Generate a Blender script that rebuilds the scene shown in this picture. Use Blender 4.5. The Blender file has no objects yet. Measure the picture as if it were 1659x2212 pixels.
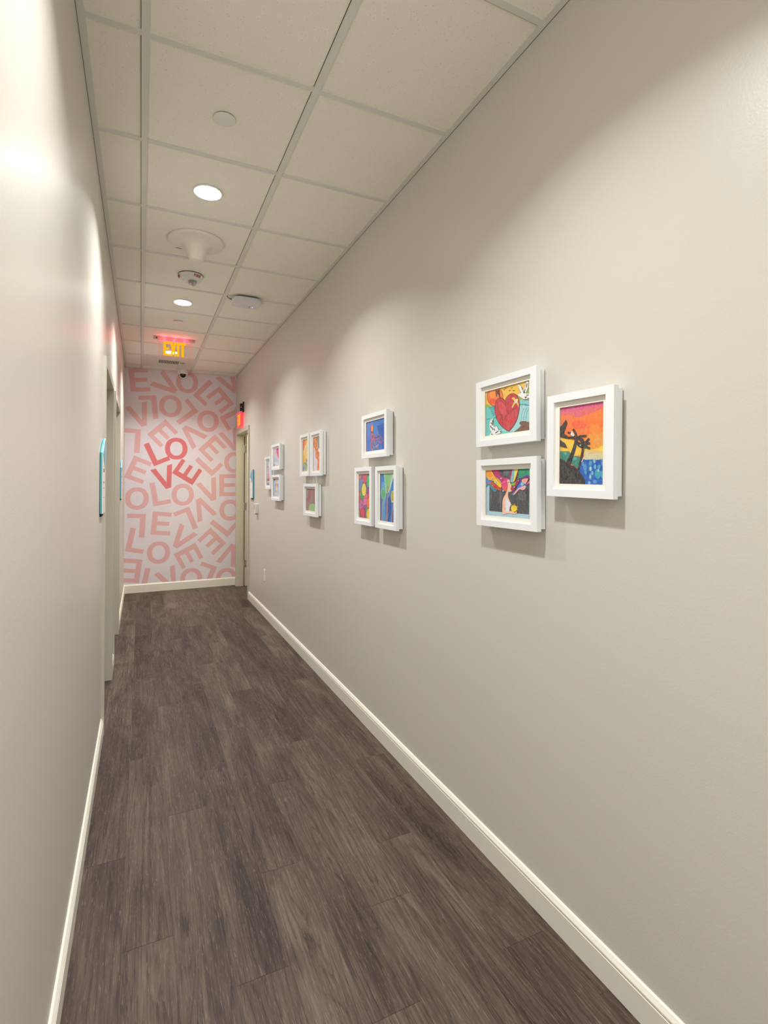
import bpy, bmesh, math, random
from mathutils import Vector, Matrix
random.seed(7)
scene = bpy.context.scene
COL = scene.collection

# ---------------------------------------------------------------- place constants (metres)
SL, SR, TE, CE = -0.2018, 1.2303, 7.648, 2.987      # left wall, right wall, end wall, ceiling
T0 = -3.0                                            # where the corridor is cut behind the viewer
# ---------------------------------------------------------------- camera
cam_d = bpy.data.cameras.new('camera')
cam = bpy.data.objects.new('camera', cam_d); COL.objects.link(cam)
cam.location = (0.0, 0.0, 1.4407)
cam.rotation_euler = (math.pi/2 + 0.0138, 0.0, -0.4379)
cam_d.sensor_fit = 'HORIZONTAL'; cam_d.sensor_width = 36.0
cam_d.lens = 1120.17/1659*36
cam_d.shift_y = -(1106-1030.45)/1659
cam_d.clip_start = 0.02
scene.camera = cam
# ---------------------------------------------------------------- view + world + lamps
scene.view_settings.view_transform = 'Standard'
scene.view_settings.look = 'None'
scene.view_settings.exposure = 0.12
scene.view_settings.gamma = 1.0
scene.view_settings.use_curve_mapping = False
world = bpy.data.worlds.new('world'); scene.world = world; world.use_nodes = True
world.node_tree.nodes['Background'].inputs[0].default_value = (1.0, 0.99, 0.965, 1)
world.node_tree.nodes['Background'].inputs[1].default_value = 2.0
CANS = [(0.311, 2.868), (0.312, 4.706), (0.311, 6.545), (0.311, 1.03), (0.311, -0.81), (0.311, -2.3)]
CAN_W = 17.6
CAN_SPREAD = math.radians(126)
LENS_E = 24.0
EXIT_W = 0.30
def area(name, loc, size, power, color, rot=(0,0,0), spread=math.pi, shape='DISK', size_y=None):
    d = bpy.data.lights.new(name, 'AREA'); d.shape = shape; d.size = size
    if size_y: d.size_y = size_y
    d.energy = power; d.color = color; d.spread = spread
    o = bpy.data.objects.new(name, d); COL.objects.link(o); o.location = loc; o.rotation_euler = rot
    return o
for cx_, cy_ in CANS:
    area('downlight_beam', (cx_, cy_, CE-0.0075), 0.10, CAN_W, (1.0, 0.998, 0.995), spread=CAN_SPREAD)
area('side_room_lamp', (2.2, 7.2, 2.9), 0.5, 30.0, (1.0, 0.95, 0.80))

# ---------------------------------------------------------------- helpers
def lin(c):
    r = []
    for v in c[:3]:
        v = v/255.0
        r.append(v/12.92 if v <= 0.04045 else ((v+0.055)/1.055)**2.4)
    return (r[0], r[1], r[2], 1.0)
class NT:
    def __init__(s, name):
        s.m = bpy.data.materials.new(name); s.m.use_nodes = True; s.t = s.m.node_tree; s.t.nodes.clear()
        s.out = s.n('ShaderNodeOutputMaterial')
    def n(s, typ, **kw):
        nd = s.t.nodes.new(typ)
        for k, v in kw.items():
            if k.startswith('i_'): nd.inputs[k[2:].replace('_', ' ')].default_value = v
            else: setattr(nd, k, v)
        return nd
    def l(s, a, b): s.t.links.new(a, b)
    def val(s, op, a, b=None, clamp=False):
        nd = s.n('ShaderNodeMath', operation=op, use_clamp=clamp)
        for i, x in enumerate((a, b)):
            if x is None: continue
            if isinstance(x, (int, float)): nd.inputs[i].default_value = x
            else: s.l(x, nd.inputs[i])
        return nd.outputs[0]
    def ramp(s, f, stops):
        nd = s.n('ShaderNodeValToRGB'); el = nd.color_ramp.elements
        while len(el) < len(stops): el.new(0.5)
        for e, (p, c) in zip(el, stops): e.position = p; e.color = c
        s.l(f, nd.inputs[0]); return nd.outputs[0]
    def mix(s, f, a, b, mode='MIX'):
        nd = s.n('ShaderNodeMix', data_type='RGBA', blend_type=mode)
        for i, x in ((0, f), (6, a), (7, b)):
            if isinstance(x, (int, float, tuple)): nd.inputs[i].default_value = x
            else: s.l(x, nd.inputs[i])
        return nd.outputs[2]
    def noise(s, vec, scale, detail=4, rough=0.5, dist=0.0):
        nd = s.n('ShaderNodeTexNoise'); nd.inputs['Scale'].default_value = scale
        nd.inputs['Detail'].default_value = detail; nd.inputs['Roughness'].default_value = rough
        nd.inputs['Distortion'].default_value = dist
        if vec is not None: s.l(vec, nd.inputs['Vector'])
        return nd.outputs['Fac']
    def obj(s, scale=(1,1,1)):
        tc = s.n('ShaderNodeTexCoord'); mp = s.n('ShaderNodeMapping'); mp.inputs['Scale'].default_value = scale
        s.l(tc.outputs['Object'], mp.inputs['Vector']); return mp.outputs[0]
    def bsdf(s, base, rough=0.5, spec=0.5, metal=0.0, height=None, bump=0.1, dist=0.001, emit=None, estr=0.0):
        p = s.n('ShaderNodeBsdfPrincipled')
        for k, x in (('Base Color', base), ('Roughness', rough), ('Metallic', metal), ('Specular IOR Level', spec)):
            if isinstance(x, (int, float, tuple)): p.inputs[k].default_value = x
            else: s.l(x, p.inputs[k])
        if height is not None:
            b = s.n('ShaderNodeBump'); b.inputs['Strength'].default_value = bump; b.inputs['Distance'].default_value = dist
            s.l(height, b.inputs['Height']); s.l(b.outputs[0], p.inputs['Normal'])
        if emit is not None:
            p.inputs['Emission Color'].default_value = emit; p.inputs['Emission Strength'].default_value = estr
        s.l(p.outputs[0], s.out.inputs[0]); return s.m
def simple(name, rgb, rough=0.5, spec=0.5, metal=0.0, var=0.03, vscale=30, emit=None, estr=0.0):
    k = NT(name); c = lin(rgb); f = k.noise(k.obj(), vscale, 3)
    lo = tuple(x*(1-var) for x in c[:3])+(1,); hi = tuple(min(1, x*(1+var)) for x in c[:3])+(1,)
    return k.bsdf(k.mix(f, lo, hi), rough, spec, metal, emit=emit, estr=estr)
M = {}
def wall_paint(name, rgb, rough=0.42, spec=0.5, bump=0.25):
    k = NT(name); v = k.obj()
    f = k.noise(v, 1.3, 2); c = lin(rgb)
    base = k.mix(f, tuple(x*0.985 for x in c[:3])+(1,), tuple(min(1, x*1.015) for x in c[:3])+(1,))
    h = k.noise(v, 130, 3, 0.6)
    r = k.val('ADD', k.val('MULTIPLY', k.noise(v, 9, 3), 0.06), rough-0.03)
    return k.bsdf(base, r, spec, height=h, bump=bump, dist=0.0011)
M['wall'] = wall_paint('greige_wall_paint', (209, 205, 195), 0.38, 0.5)
M['wall_room'] = wall_paint('cream_room_paint', (222, 214, 180), 0.6, 0.3)
M['trim'] = simple('off_white_baseboard_paint', (236, 233, 219), 0.38, 0.5, var=0.01)
M['doorframe'] = simple('greige_door_frame_enamel', (196, 191, 176), 0.42, 0.5, var=0.01)
M['white'] = simple('white_frame_lacquer', (238, 240, 241), 0.45, 0.4, var=0.005)
M['mat'] = simple('cream_mat_board', (246, 242, 232), 0.85, 0.2, var=0.01)
M['dark'] = simple('black_parts_and_gap_shade', (30, 29, 28), 0.8, 0.2)  # black parts, and the shade painted into narrow gaps
M['plastic'] = simple('white_device_plastic', (226, 224, 218), 0.4, 0.5, var=0.01)
M['cream_plastic'] = simple('cream_plastic', (240, 235, 220), 0.42, 0.5, var=0.01)
M['cover'] = simple('white_cover_plate', (236, 235, 232), 0.5, 0.4, var=0.01)
M['grey_plastic'] = simple('pale_grey_plastic', (224, 222, 226), 0.35, 0.5, var=0.01)
M['black'] = simple('black_plastic', (18, 18, 19), 0.3, 0.5)
M['chrome'] = simple('brushed_nickel', (170, 172, 170), 0.3, 0.5, metal=0.9)
M['alu'] = simple('brushed_aluminium', (196, 190, 186), 0.35, 0.5, metal=0.6)
M['red_ink'] = simple('red_lettering', (165, 35, 40), 0.5, 0.3)
M['dark_ink'] = simple('dark_lettering', (45, 48, 55), 0.5, 0.3)
M['teal'] = simple('teal_sign_acrylic', (70, 178, 190), 0.3, 0.5, var=0.01)
M['blue'] = simple('sky_blue_sign_acrylic', (72, 178, 212), 0.35, 0.5, var=0.01)
M['sign_white'] = simple('white_sign_acrylic', (238, 238, 232), 0.3, 0.5, var=0.005)
M['smudge'] = simple('grey_dust_smudge', (176, 170, 160), 0.9, 0.1)
def emis(name, rgb, strength):
    k = NT(name); e = k.n('ShaderNodeEmission'); e.inputs[0].default_value = lin(rgb); e.inputs[1].default_value = strength
    k.l(e.outputs[0], k.out.inputs[0]); return k.m
M['lens'] = emis('lamp_lens', (255, 247, 236), LENS_E)
M['exit_letter'] = emis('exit_letter_light', (255, 176, 10), 1.1)
M['exit_edge'] = emis('exit_edge_light', (255, 110, 110), 1.0)
M['exit_red'] = emis('exit_strip_light', (255, 28, 62), 7.0)
M['led_blue'] = emis('blue_status_light', (150, 190, 255), 1.6)
M['led_red'] = emis('red_status_light', (255, 60, 110), 2.5)
def glass(name, rgb=(255,255,255), ior=1.45, tint_e=None, es=0.0, alpha=0.0):
    k = NT(name); tr = k.n('ShaderNodeBsdfTransparent'); tr.inputs[0].default_value = lin(rgb)
    gl = k.n('ShaderNodeBsdfGlossy'); gl.inputs['Roughness'].default_value = 0.04
    lw = k.n('ShaderNodeLayerWeight'); lw.inputs[0].default_value = 0.5
    fr = k.val('ADD', k.val('MULTIPLY', k.val('POWER', lw.outputs['Facing'], 4.0), (ior-1)*1.6), 0.025)
    mx = k.n('ShaderNodeMixShader'); k.l(fr, mx.inputs[0]); k.l(tr.outputs[0], mx.inputs[1]); k.l(gl.outputs[0], mx.inputs[2])
    last = mx.outputs[0]
    if tint_e:
        em = k.n('ShaderNodeEmission'); em.inputs[0].default_value = lin(tint_e); em.inputs[1].default_value = es
        ad = k.n('ShaderNodeAddShader'); k.l(last, ad.inputs[0]); k.l(em.outputs[0], ad.inputs[1]); last = ad.outputs[0]
    k.l(last, k.out.inputs[0]); return k.m
M['glass'] = glass('picture_glazing', ior=1.35)
M['exit_plate'] = glass('edge_lit_exit_panel', (255, 250, 250), 1.45, (255, 60, 90), 0.012)
M['exit_plate_red'] = glass('edge_lit_exit_panel_from_the_side', (255, 190, 200), 1.3, (255, 30, 80), 0.55)
M['lens_black'] = simple('black_camera_lens', (9, 9, 11), 0.12, 0.35)
M['vent_white'] = simple('off_white_vent_enamel', (226, 221, 208), 0.5, 0.4, var=0.01)
def clear_plastic():
    k = NT('clear_strobe_lens'); p = k.n('ShaderNodeBsdfPrincipled'); p.inputs['Base Color'].default_value = (0.93, 0.93, 0.93, 1)
    p.inputs['Roughness'].default_value = 0.05; p.inputs['Transmission Weight'].default_value = 0.85; p.inputs['IOR'].default_value = 1.4
    k.l(p.outputs[0], k.out.inputs[0]); return k.m
M['clear'] = clear_plastic()
# ceiling board: fissured, warm
def tile_mat():
    k = NT('mineral_fibre_ceiling_board'); v = k.obj()
    n1 = k.noise(v, 330, 2, 0.6); n2 = k.noise(v, 6, 4, 0.5)
    base = k.mix(n2, lin((247, 242, 227)), lin((251, 247, 235)))
    vo = k.n('ShaderNodeTexVoronoi'); vo.inputs['Scale'].default_value = 110; k.l(v, vo.inputs['Vector'])
    pit = k.val('LESS_THAN', vo.outputs['Distance'], 0.16)
    pit2 = k.val('MULTIPLY', pit, k.val('GREATER_THAN', k.noise(v, 47, 2), 0.52))
    base = k.mix(k.val('MULTIPLY', pit2, 0.45), base, lin((140, 130, 112)))
    return k.bsdf(base, 0.95, 0.1, height=k.val('SUBTRACT', n1, k.val('MULTIPLY', pit2, 0.8)), bump=0.35, dist=0.001)
M['tile'] = tile_mat()
M['tee'] = simple('ceiling_grid_enamel', (226, 225, 216), 0.45, 0.4, var=0.01)
M['tile_edge'] = simple('chipped_board_edge', (176, 160, 122), 0.95, 0.1, var=0.2, vscale=90)
def floor_mat():
    k = NT('dark_oak_look_vinyl_plank')
    tc = k.n('ShaderNodeTexCoord'); at = k.n('ShaderNodeAttribute'); at.attribute_name = 'pid'
    off = k.n('ShaderNodeVectorMath', operation='SCALE'); k.l(at.outputs['Vector'], off.inputs[0]); off.inputs['Scale'].default_value = 40.0
    ad = k.n('ShaderNodeVectorMath', operation='ADD'); k.l(tc.outputs['Object'], ad.inputs[0]); k.l(off.outputs[0], ad.inputs[1])
    def mp(sx, sy):
        m = k.n('ShaderNodeMapping'); m.inputs['Scale'].default_value = (sx, sy, 1); k.l(ad.outputs[0], m.inputs['Vector']); return m.outputs[0]
    sep = k.n('ShaderNodeSeparateXYZ'); k.l(at.outputs['Vector'], sep.inputs[0])
    broad = k.noise(mp(7, 1.3), 1.0, 4, 0.55, 0.8)
    streak = k.noise(mp(95, 3.0), 1.0, 5, 0.62, 0.6)
    fine = k.noise(mp(360, 22), 1.0, 4, 0.65, 0.4)
    # cathedral grain: contour lines of a stretched smooth field
    fld = k.noise(mp(8.0, 0.42), 1.0, 1.5, 0.4, 0.5)
    fr = k.val('FRACT', k.val('ADD', k.val('MULTIPLY', fld, 26.0), k.val('MULTIPLY', streak, 0.9)))
    ringl = k.ramp(fr, [(0.0, (1,1,1,1)), (0.10, (0.7,0.7,0.7,1)), (0.34, (0,0,0,1))])
    cmask = k.ramp(k.noise(mp(5, 0.8), 1.0, 2), [(0.36, (0,0,0,1)), (0.52, (1,1,1,1))])
    ringl = k.val('MULTIPLY', ringl, cmask)
    vo = k.n('ShaderNodeTexVoronoi'); vo.inputs['Scale'].default_value = 1.0; k.l(mp(5.0, 1.7), vo.inputs['Vector'])
    knot = k.ramp(vo.outputs['Distance'], [(0.0, (1,1,1,1)), (0.06, (0.6,0.6,0.6,1)), (0.13, (0,0,0,1))])
    g = k.val('ADD', k.val('MULTIPLY', broad, 0.48), k.val('MULTIPLY', streak, 0.42))
    g = k.val('ADD', g, k.val('MULTIPLY', k.val('SUBTRACT', sep.outputs[0], 0.5), 0.10))
    g = k.val('SUBTRACT', g, k.val('MULTIPLY', ringl, 0.11))
    g = k.val('SUBTRACT', g, k.val('MULTIPLY', knot, 0.16))
    base = k.ramp(g, [(0.27, lin((44, 35, 30))), (0.38, lin((65, 53, 46))), (0.48, lin((85, 71, 61))), (0.61, lin((110, 95, 83)))])
    scr = k.ramp(fine, [(0.57, (0,0,0,1)), (0.68, (1,1,1,1))])
    base = k.mix(k.val('MULTIPLY', scr, 0.50), base, lin((142, 124, 108)))
    pore = k.ramp(k.noise(mp(300, 9), 1.0, 4, 0.65, 0.5), [(0.34, (1,1,1,1)), (0.44, (0,0,0,1))])
    base = k.mix(k.val('MULTIPLY', pore, 0.62), base, lin((44, 35, 30)))
    rough = k.val('ADD', k.val('MULTIPLY', streak, 0.14), 0.46)
    return k.bsdf(base, rough, 0.28, height=k.val('ADD', fine, streak), bump=0.22, dist=0.0005)
M['floor'] = floor_mat()
M['groove'] = simple('plank_joint', (112, 100, 88), 0.8, 0.2)
def paint_mat():
    k = NT('marker_and_paint_on_paper'); at = k.n('ShaderNodeAttribute'); at.attribute_name = 'paint'
    v = k.obj((1, 1, 1)); n = k.noise(k.obj((190, 190, 80)), 1.0, 3, 0.6, 1.2); n2 = k.noise(v, 90, 3)
    a = k.mix(k.val('MULTIPLY', k.val('SUBTRACT', n, 0.35, True), 0.28), at.outputs['Color'], (1, 1, 1, 1))
    b = k.mix(k.val('MULTIPLY', k.val('SUBTRACT', n2, 0.5, True), 0.5), a, (0.02, 0.02, 0.02, 1))
    return k.bsdf(b, 0.8, 0.2)
M['paint'] = paint_mat()
def mural_mat(name, rgb):
    return wall_paint(name, rgb, 0.55, 0.35, 0.15)
M['mural_bg'] = mural_mat('mural_blush_white_vinyl', (232, 225, 231))
M['mural_pale'] = mural_mat('mural_pale_coral_vinyl', (232, 184, 184))
M['mural_red'] = mural_mat('mural_strong_coral_vinyl', (229, 126, 128))

class MB:
    def __init__(s): s.v = []; s.f = []; s.mi = []; s.mats = []; s.fc = []
    def _m(s, m):
        if m not in s.mats: s.mats.append(m)
        return s.mats.index(m)
    def face(s, pts, m, fc=None):
        b = len(s.v); s.v += [tuple(p) for p in pts]; s.f.append(tuple(range(b, b+len(pts)))); s.mi.append(s._m(m)); s.fc.append(fc)
    def box(s, a, b, m):
        x0, y0, z0 = [min(p) for p in zip(a, b)]; x1, y1, z1 = [max(p) for p in zip(a, b)]
        B = len(s.v); s.v += [(x0,y0,z0),(x1,y0,z0),(x1,y1,z0),(x0,y1,z0),(x0,y0,z1),(x1,y0,z1),(x1,y1,z1),(x0,y1,z1)]
        for q in ((0,3,2,1),(4,5,6,7),(0,1,5,4),(1,2,6,5),(2,3,7,6),(3,0,4,7)):
            s.f.append(tuple(B+i for i in q)); s.mi.append(s._m(m)); s.fc.append(None)
    def prism(s, pts2, fn, d0, d1, m):           # polygon pts2 mapped by fn(a,b,d)
        n = len(pts2); B = len(s.v)
        s.v += [tuple(fn(a, b, d0)) for a, b in pts2]+[tuple(fn(a, b, d1)) for a, b in pts2]
        k = s._m(m)
        s.f.append(tuple(B+i for i in range(n))); s.f.append(tuple(B+n+i for i in reversed(range(n)))); s.mi += [k, k]; s.fc += [None, None]
        for i in range(n):
            j = (i+1) % n; s.f.append((B+i, B+n+i, B+n+j, B+j)); s.mi.append(k); s.fc.append(None)
    def lathe(s, prof, c, m, n=48, axis='z'):    # prof [(r,h)], around z at c
        B = len(s.v); k = s._m(m)
        for r, h in prof:
            for i in range(n):
                a = 2*math.pi*i/n
                if axis == 'z': s.v.append((c[0]+r*math.cos(a), c[1]+r*math.sin(a), c[2]+h))
                elif axis == 'y': s.v.append((c[0]+r*math.cos(a), c[1]+h, c[2]+r*math.sin(a)))
                else: s.v.append((c[0]+h, c[1]+r*math.cos(a), c[2]+r*math.sin(a)))
        for j in range(len(prof)-1):
            for i in range(n):
                i2 = (i+1) % n
                s.f.append((B+j*n+i, B+j*n+i2, B+(j+1)*n+i2, B+(j+1)*n+i)); s.mi.append(k); s.fc.append(None)
        s.f.append(tuple(B+i for i in reversed(range(n)))); s.mi.append(k); s.fc.append(None)
        s.f.append(tuple(B+(len(prof)-1)*n+i for i in range(n))); s.mi.append(k); s.fc.append(None)
    def sweep(s, prof, p0, p1, fn, m):           # profile (d,z) extruded along
        n = len(prof); B = len(s.v); k = s._m(m)
        s.v += [tuple(fn(p0, d, z)) for d, z in prof]+[tuple(fn(p1, d, z)) for d, z in prof]
        for i in range(n-1): s.f.append((B+i, B+i+1, B+n+i+1, B+n+i)); s.mi.append(k); s.fc.append(None)
        s.f.append(tuple(B+i for i in range(n))); s.f.append(tuple(B+n+i for i in reversed(range(n)))); s.mi += [k, k]; s.fc += [None, None]
    def tube(s, pts, r, m, n=10):
        k = s._m(m); rings = []
        for i, p in enumerate(pts):
            p = Vector(p); d = (Vector(pts[min(i+1, len(pts)-1)])-Vector(pts[max(i-1, 0)])).normalized()
            a = d.cross(Vector((0, 0, 1)) if abs(d.z) < 0.9 else Vector((1, 0, 0))).normalized(); b = d.cross(a)
            B = len(s.v); rings.append(B)
            for j in range(n):
                t = 2*math.pi*j/n; s.v.append(tuple(p+a*r*math.cos(t)+b*r*math.sin(t)))
        for A, B in zip(rings, rings[1:]):
            for j in range(n):
                j2 = (j+1) % n; s.f.append((A+j, A+j2, B+j2, B+j)); s.mi.append(k); s.fc.append(None)
        s.f.append(tuple(rings[0]+j for j in reversed(range(n)))); s.f.append(tuple(rings[-1]+j for j in range(n))); s.mi += [k, k]; s.fc += [None, None]
    def build(s, name, parent=None, smooth=False, bevel=0, color=None, fixn=True):
        me = bpy.data.meshes.new(name); me.from_pydata(s.v, [], s.f)
        for m in s.mats: me.materials.append(M[m])
        for p, i in zip(me.polygons, s.mi): p.material_index = i
        if color:
            ca = me.color_attributes.new(color, 'FLOAT_COLOR', 'CORNER')
            for p, c in zip(me.polygons, s.fc):
                for li in p.loop_indices: ca.data[li].color = c or (0, 0, 0, 1)
        me.update()
        if fixn:
            bm = bmesh.new(); bm.from_mesh(me); bmesh.ops.recalc_face_normals(bm, faces=bm.faces); bm.to_mesh(me); bm.free()
        if smooth:
            for p in me.polygons: p.use_smooth = True
            try: me.set_sharp_from_angle(angle=math.radians(38))
            except Exception: pass
        o = bpy.data.objects.new(name, me); COL.objects.link(o)
        if parent: o.parent = parent
        if bevel:
            b = o.modifiers.new('bevel', 'BEVEL'); b.width = bevel; b.segments = 2; b.limit_method = 'ANGLE'
        return o
def tag(o, label=None, cat=None, group=None, kind=None):
    if label: o['label'] = label
    if cat: o['category'] = cat
    if group: o['group'] = group
    if kind: o['kind'] = kind
    return o
def empty(name, loc, rot=(0, 0, 0)):
    o = bpy.data.objects.new(name, None); COL.objects.link(o); o.location = loc; o.rotation_euler = rot
    o.empty_display_size = 0.05; return o
def text_obj(name, body, size, mat, parent, mtx, extrude=0.0, bold=0.0, spacing=1.0, align='CENTER', sx=1.0):
    cu = bpy.data.curves.new(name, 'FONT'); cu.body = body; cu.size = size; cu.extrude = extrude; cu.offset = bold
    cu.align_x = align; cu.align_y = 'CENTER'; cu.space_character = spacing; cu.resolution_u = 3
    tmp = bpy.data.objects.new('tmp', cu); COL.objects.link(tmp)
    dg = bpy.context.evaluated_depsgraph_get(); me = bpy.data.meshes.new_from_object(tmp.evaluated_get(dg))
    bpy.data.objects.remove(tmp); bpy.data.curves.remove(cu)
    me.materials.clear(); me.materials.append(M[mat]); me.transform(Matrix.Scale(sx, 4, (1, 0, 0))); me.transform(mtx)
    o = bpy.data.objects.new(name, me); COL.objects.link(o); o.parent = parent; return o
def clip(poly, x0, x1, y0, y1):
    for ax, lim, sg in ((0, x0, 1), (0, x1, -1), (1, y0, 1), (1, y1, -1)):
        out = []
        for i in range(len(poly)):
            a = poly[i-1]; b = poly[i]; ia = sg*(a[ax]-lim) >= 0; ib = sg*(b[ax]-lim) >= 0
            if ia != ib:
                t = (lim-a[ax])/(b[ax]-a[ax]); out.append((a[0]+t*(b[0]-a[0]), a[1]+t*(b[1]-a[1])))
            if ib: out.append(b)
        poly = out
        if len(poly) < 3: return []
    return poly
def rounded(w, h, r, n=8):
    o = []
    for cx, cy, a0 in ((w/2-r, h/2-r, 0), (-w/2+r, h/2-r, 90), (-w/2+r, -h/2+r, 180), (w/2-r, -h/2+r, 270)):
        for i in range(n+1):
            a = math.radians(a0+90*i/n); o.append((cx+r*math.cos(a), cy+r*math.sin(a)))
    return o

# ---- mural letters [glyph, strong, x_top, z_top, x_base, z_base]; art as colour + outline points per mille
LETTERS=[["E",0,-0.1661,2.9817,-0.1324,2.667],["L",0,0.8574,2.9134,0.6437,2.6828],["E",0,1.2026,2.599,1.0003,2.8334],["L",0,0.2067,2.3256,0.1778,2.6421],["L",0,0.4727,2.255,0.7193,2.4538],["L",0,1.2936,2.5605,1.0022,2.3934],["E",0,0.2926,2.3235,0.0683,2.1103],["L",0,-0.0217,1.8557,-0.0059,2.1722],["E",0,0.9427,2.146,0.7164,1.9253],["L",0,0.6746,1.7708,0.8994,1.5504],["E",0,-0.0886,1.8163,-0.2061,1.5337],["L",1,0.0247,1.9783,0.1551,1.6821],["E",1,0.3812,1.5936,0.6444,1.4274],["V",1,0.2465,1.6714,0.3383,1.3858],["V",0,0.1855,2.8844,0.4269,2.7115],["V",0,1.0572,3.0312,1.228,2.7641],["V",0,-0.0694,2.5031,0.0321,2.2206],["V",0,0.7427,2.0211,0.5291,2.2331],["V",0,1.1084,2.2303,1.2289,1.9305],["L",0,0.0967,1.4572,0.1532,1.1422],["E",0,1.0023,1.5821,1.0036,1.2701],["L",0,0.0447,0.7246,0.0596,1.041],["E",0,0.1456,1.0738,0.1175,0.7627],["L",0,0.7194,0.8358,0.6037,1.1307],["L",0,-0.1244,0.8678,-0.1896,0.557],["L",0,0.8751,0.8905,1.118,0.6857],["E",0,1.0983,0.6015,0.8884,0.8298],["E",0,0.6853,0.627,0.4075,0.4857],["E",0,-0.0202,0.1233,0.0209,0.4345],["L",0,0.052,0.3117,-0.0098,0.0118],["L",0,0.8564,-0.0187,0.9781,0.2752],["V",0,0.8215,1.4932,0.9303,1.2137],["V",0,0.8444,0.9674,0.7218,1.239],["V",0,0.5999,0.8177,0.4234,0.5787],["V",0,1.0951,0.2961,1.2014,0.578],["V",0,0.2842,0.299,0.4141,0.0089],["O",1,0.434,1.9284,0,0],["O",0,0.57,2.8528,0,0],["O",0,0.3579,2.5077,0,0],["O",0,0.8481,2.3268,0,0],["O",0,1.2115,1.7522,0,0],["O",0,-0.0493,1.2503,0,0],["O",0,0.5202,1.296,0,0],["O",0,1.15,1.0699,0,0],["O",0,0.2186,0.5172,0,0],["O",0,0.6348,0.1307,0,0],["O",0,1.1048,0.0979,0,0]]
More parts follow.
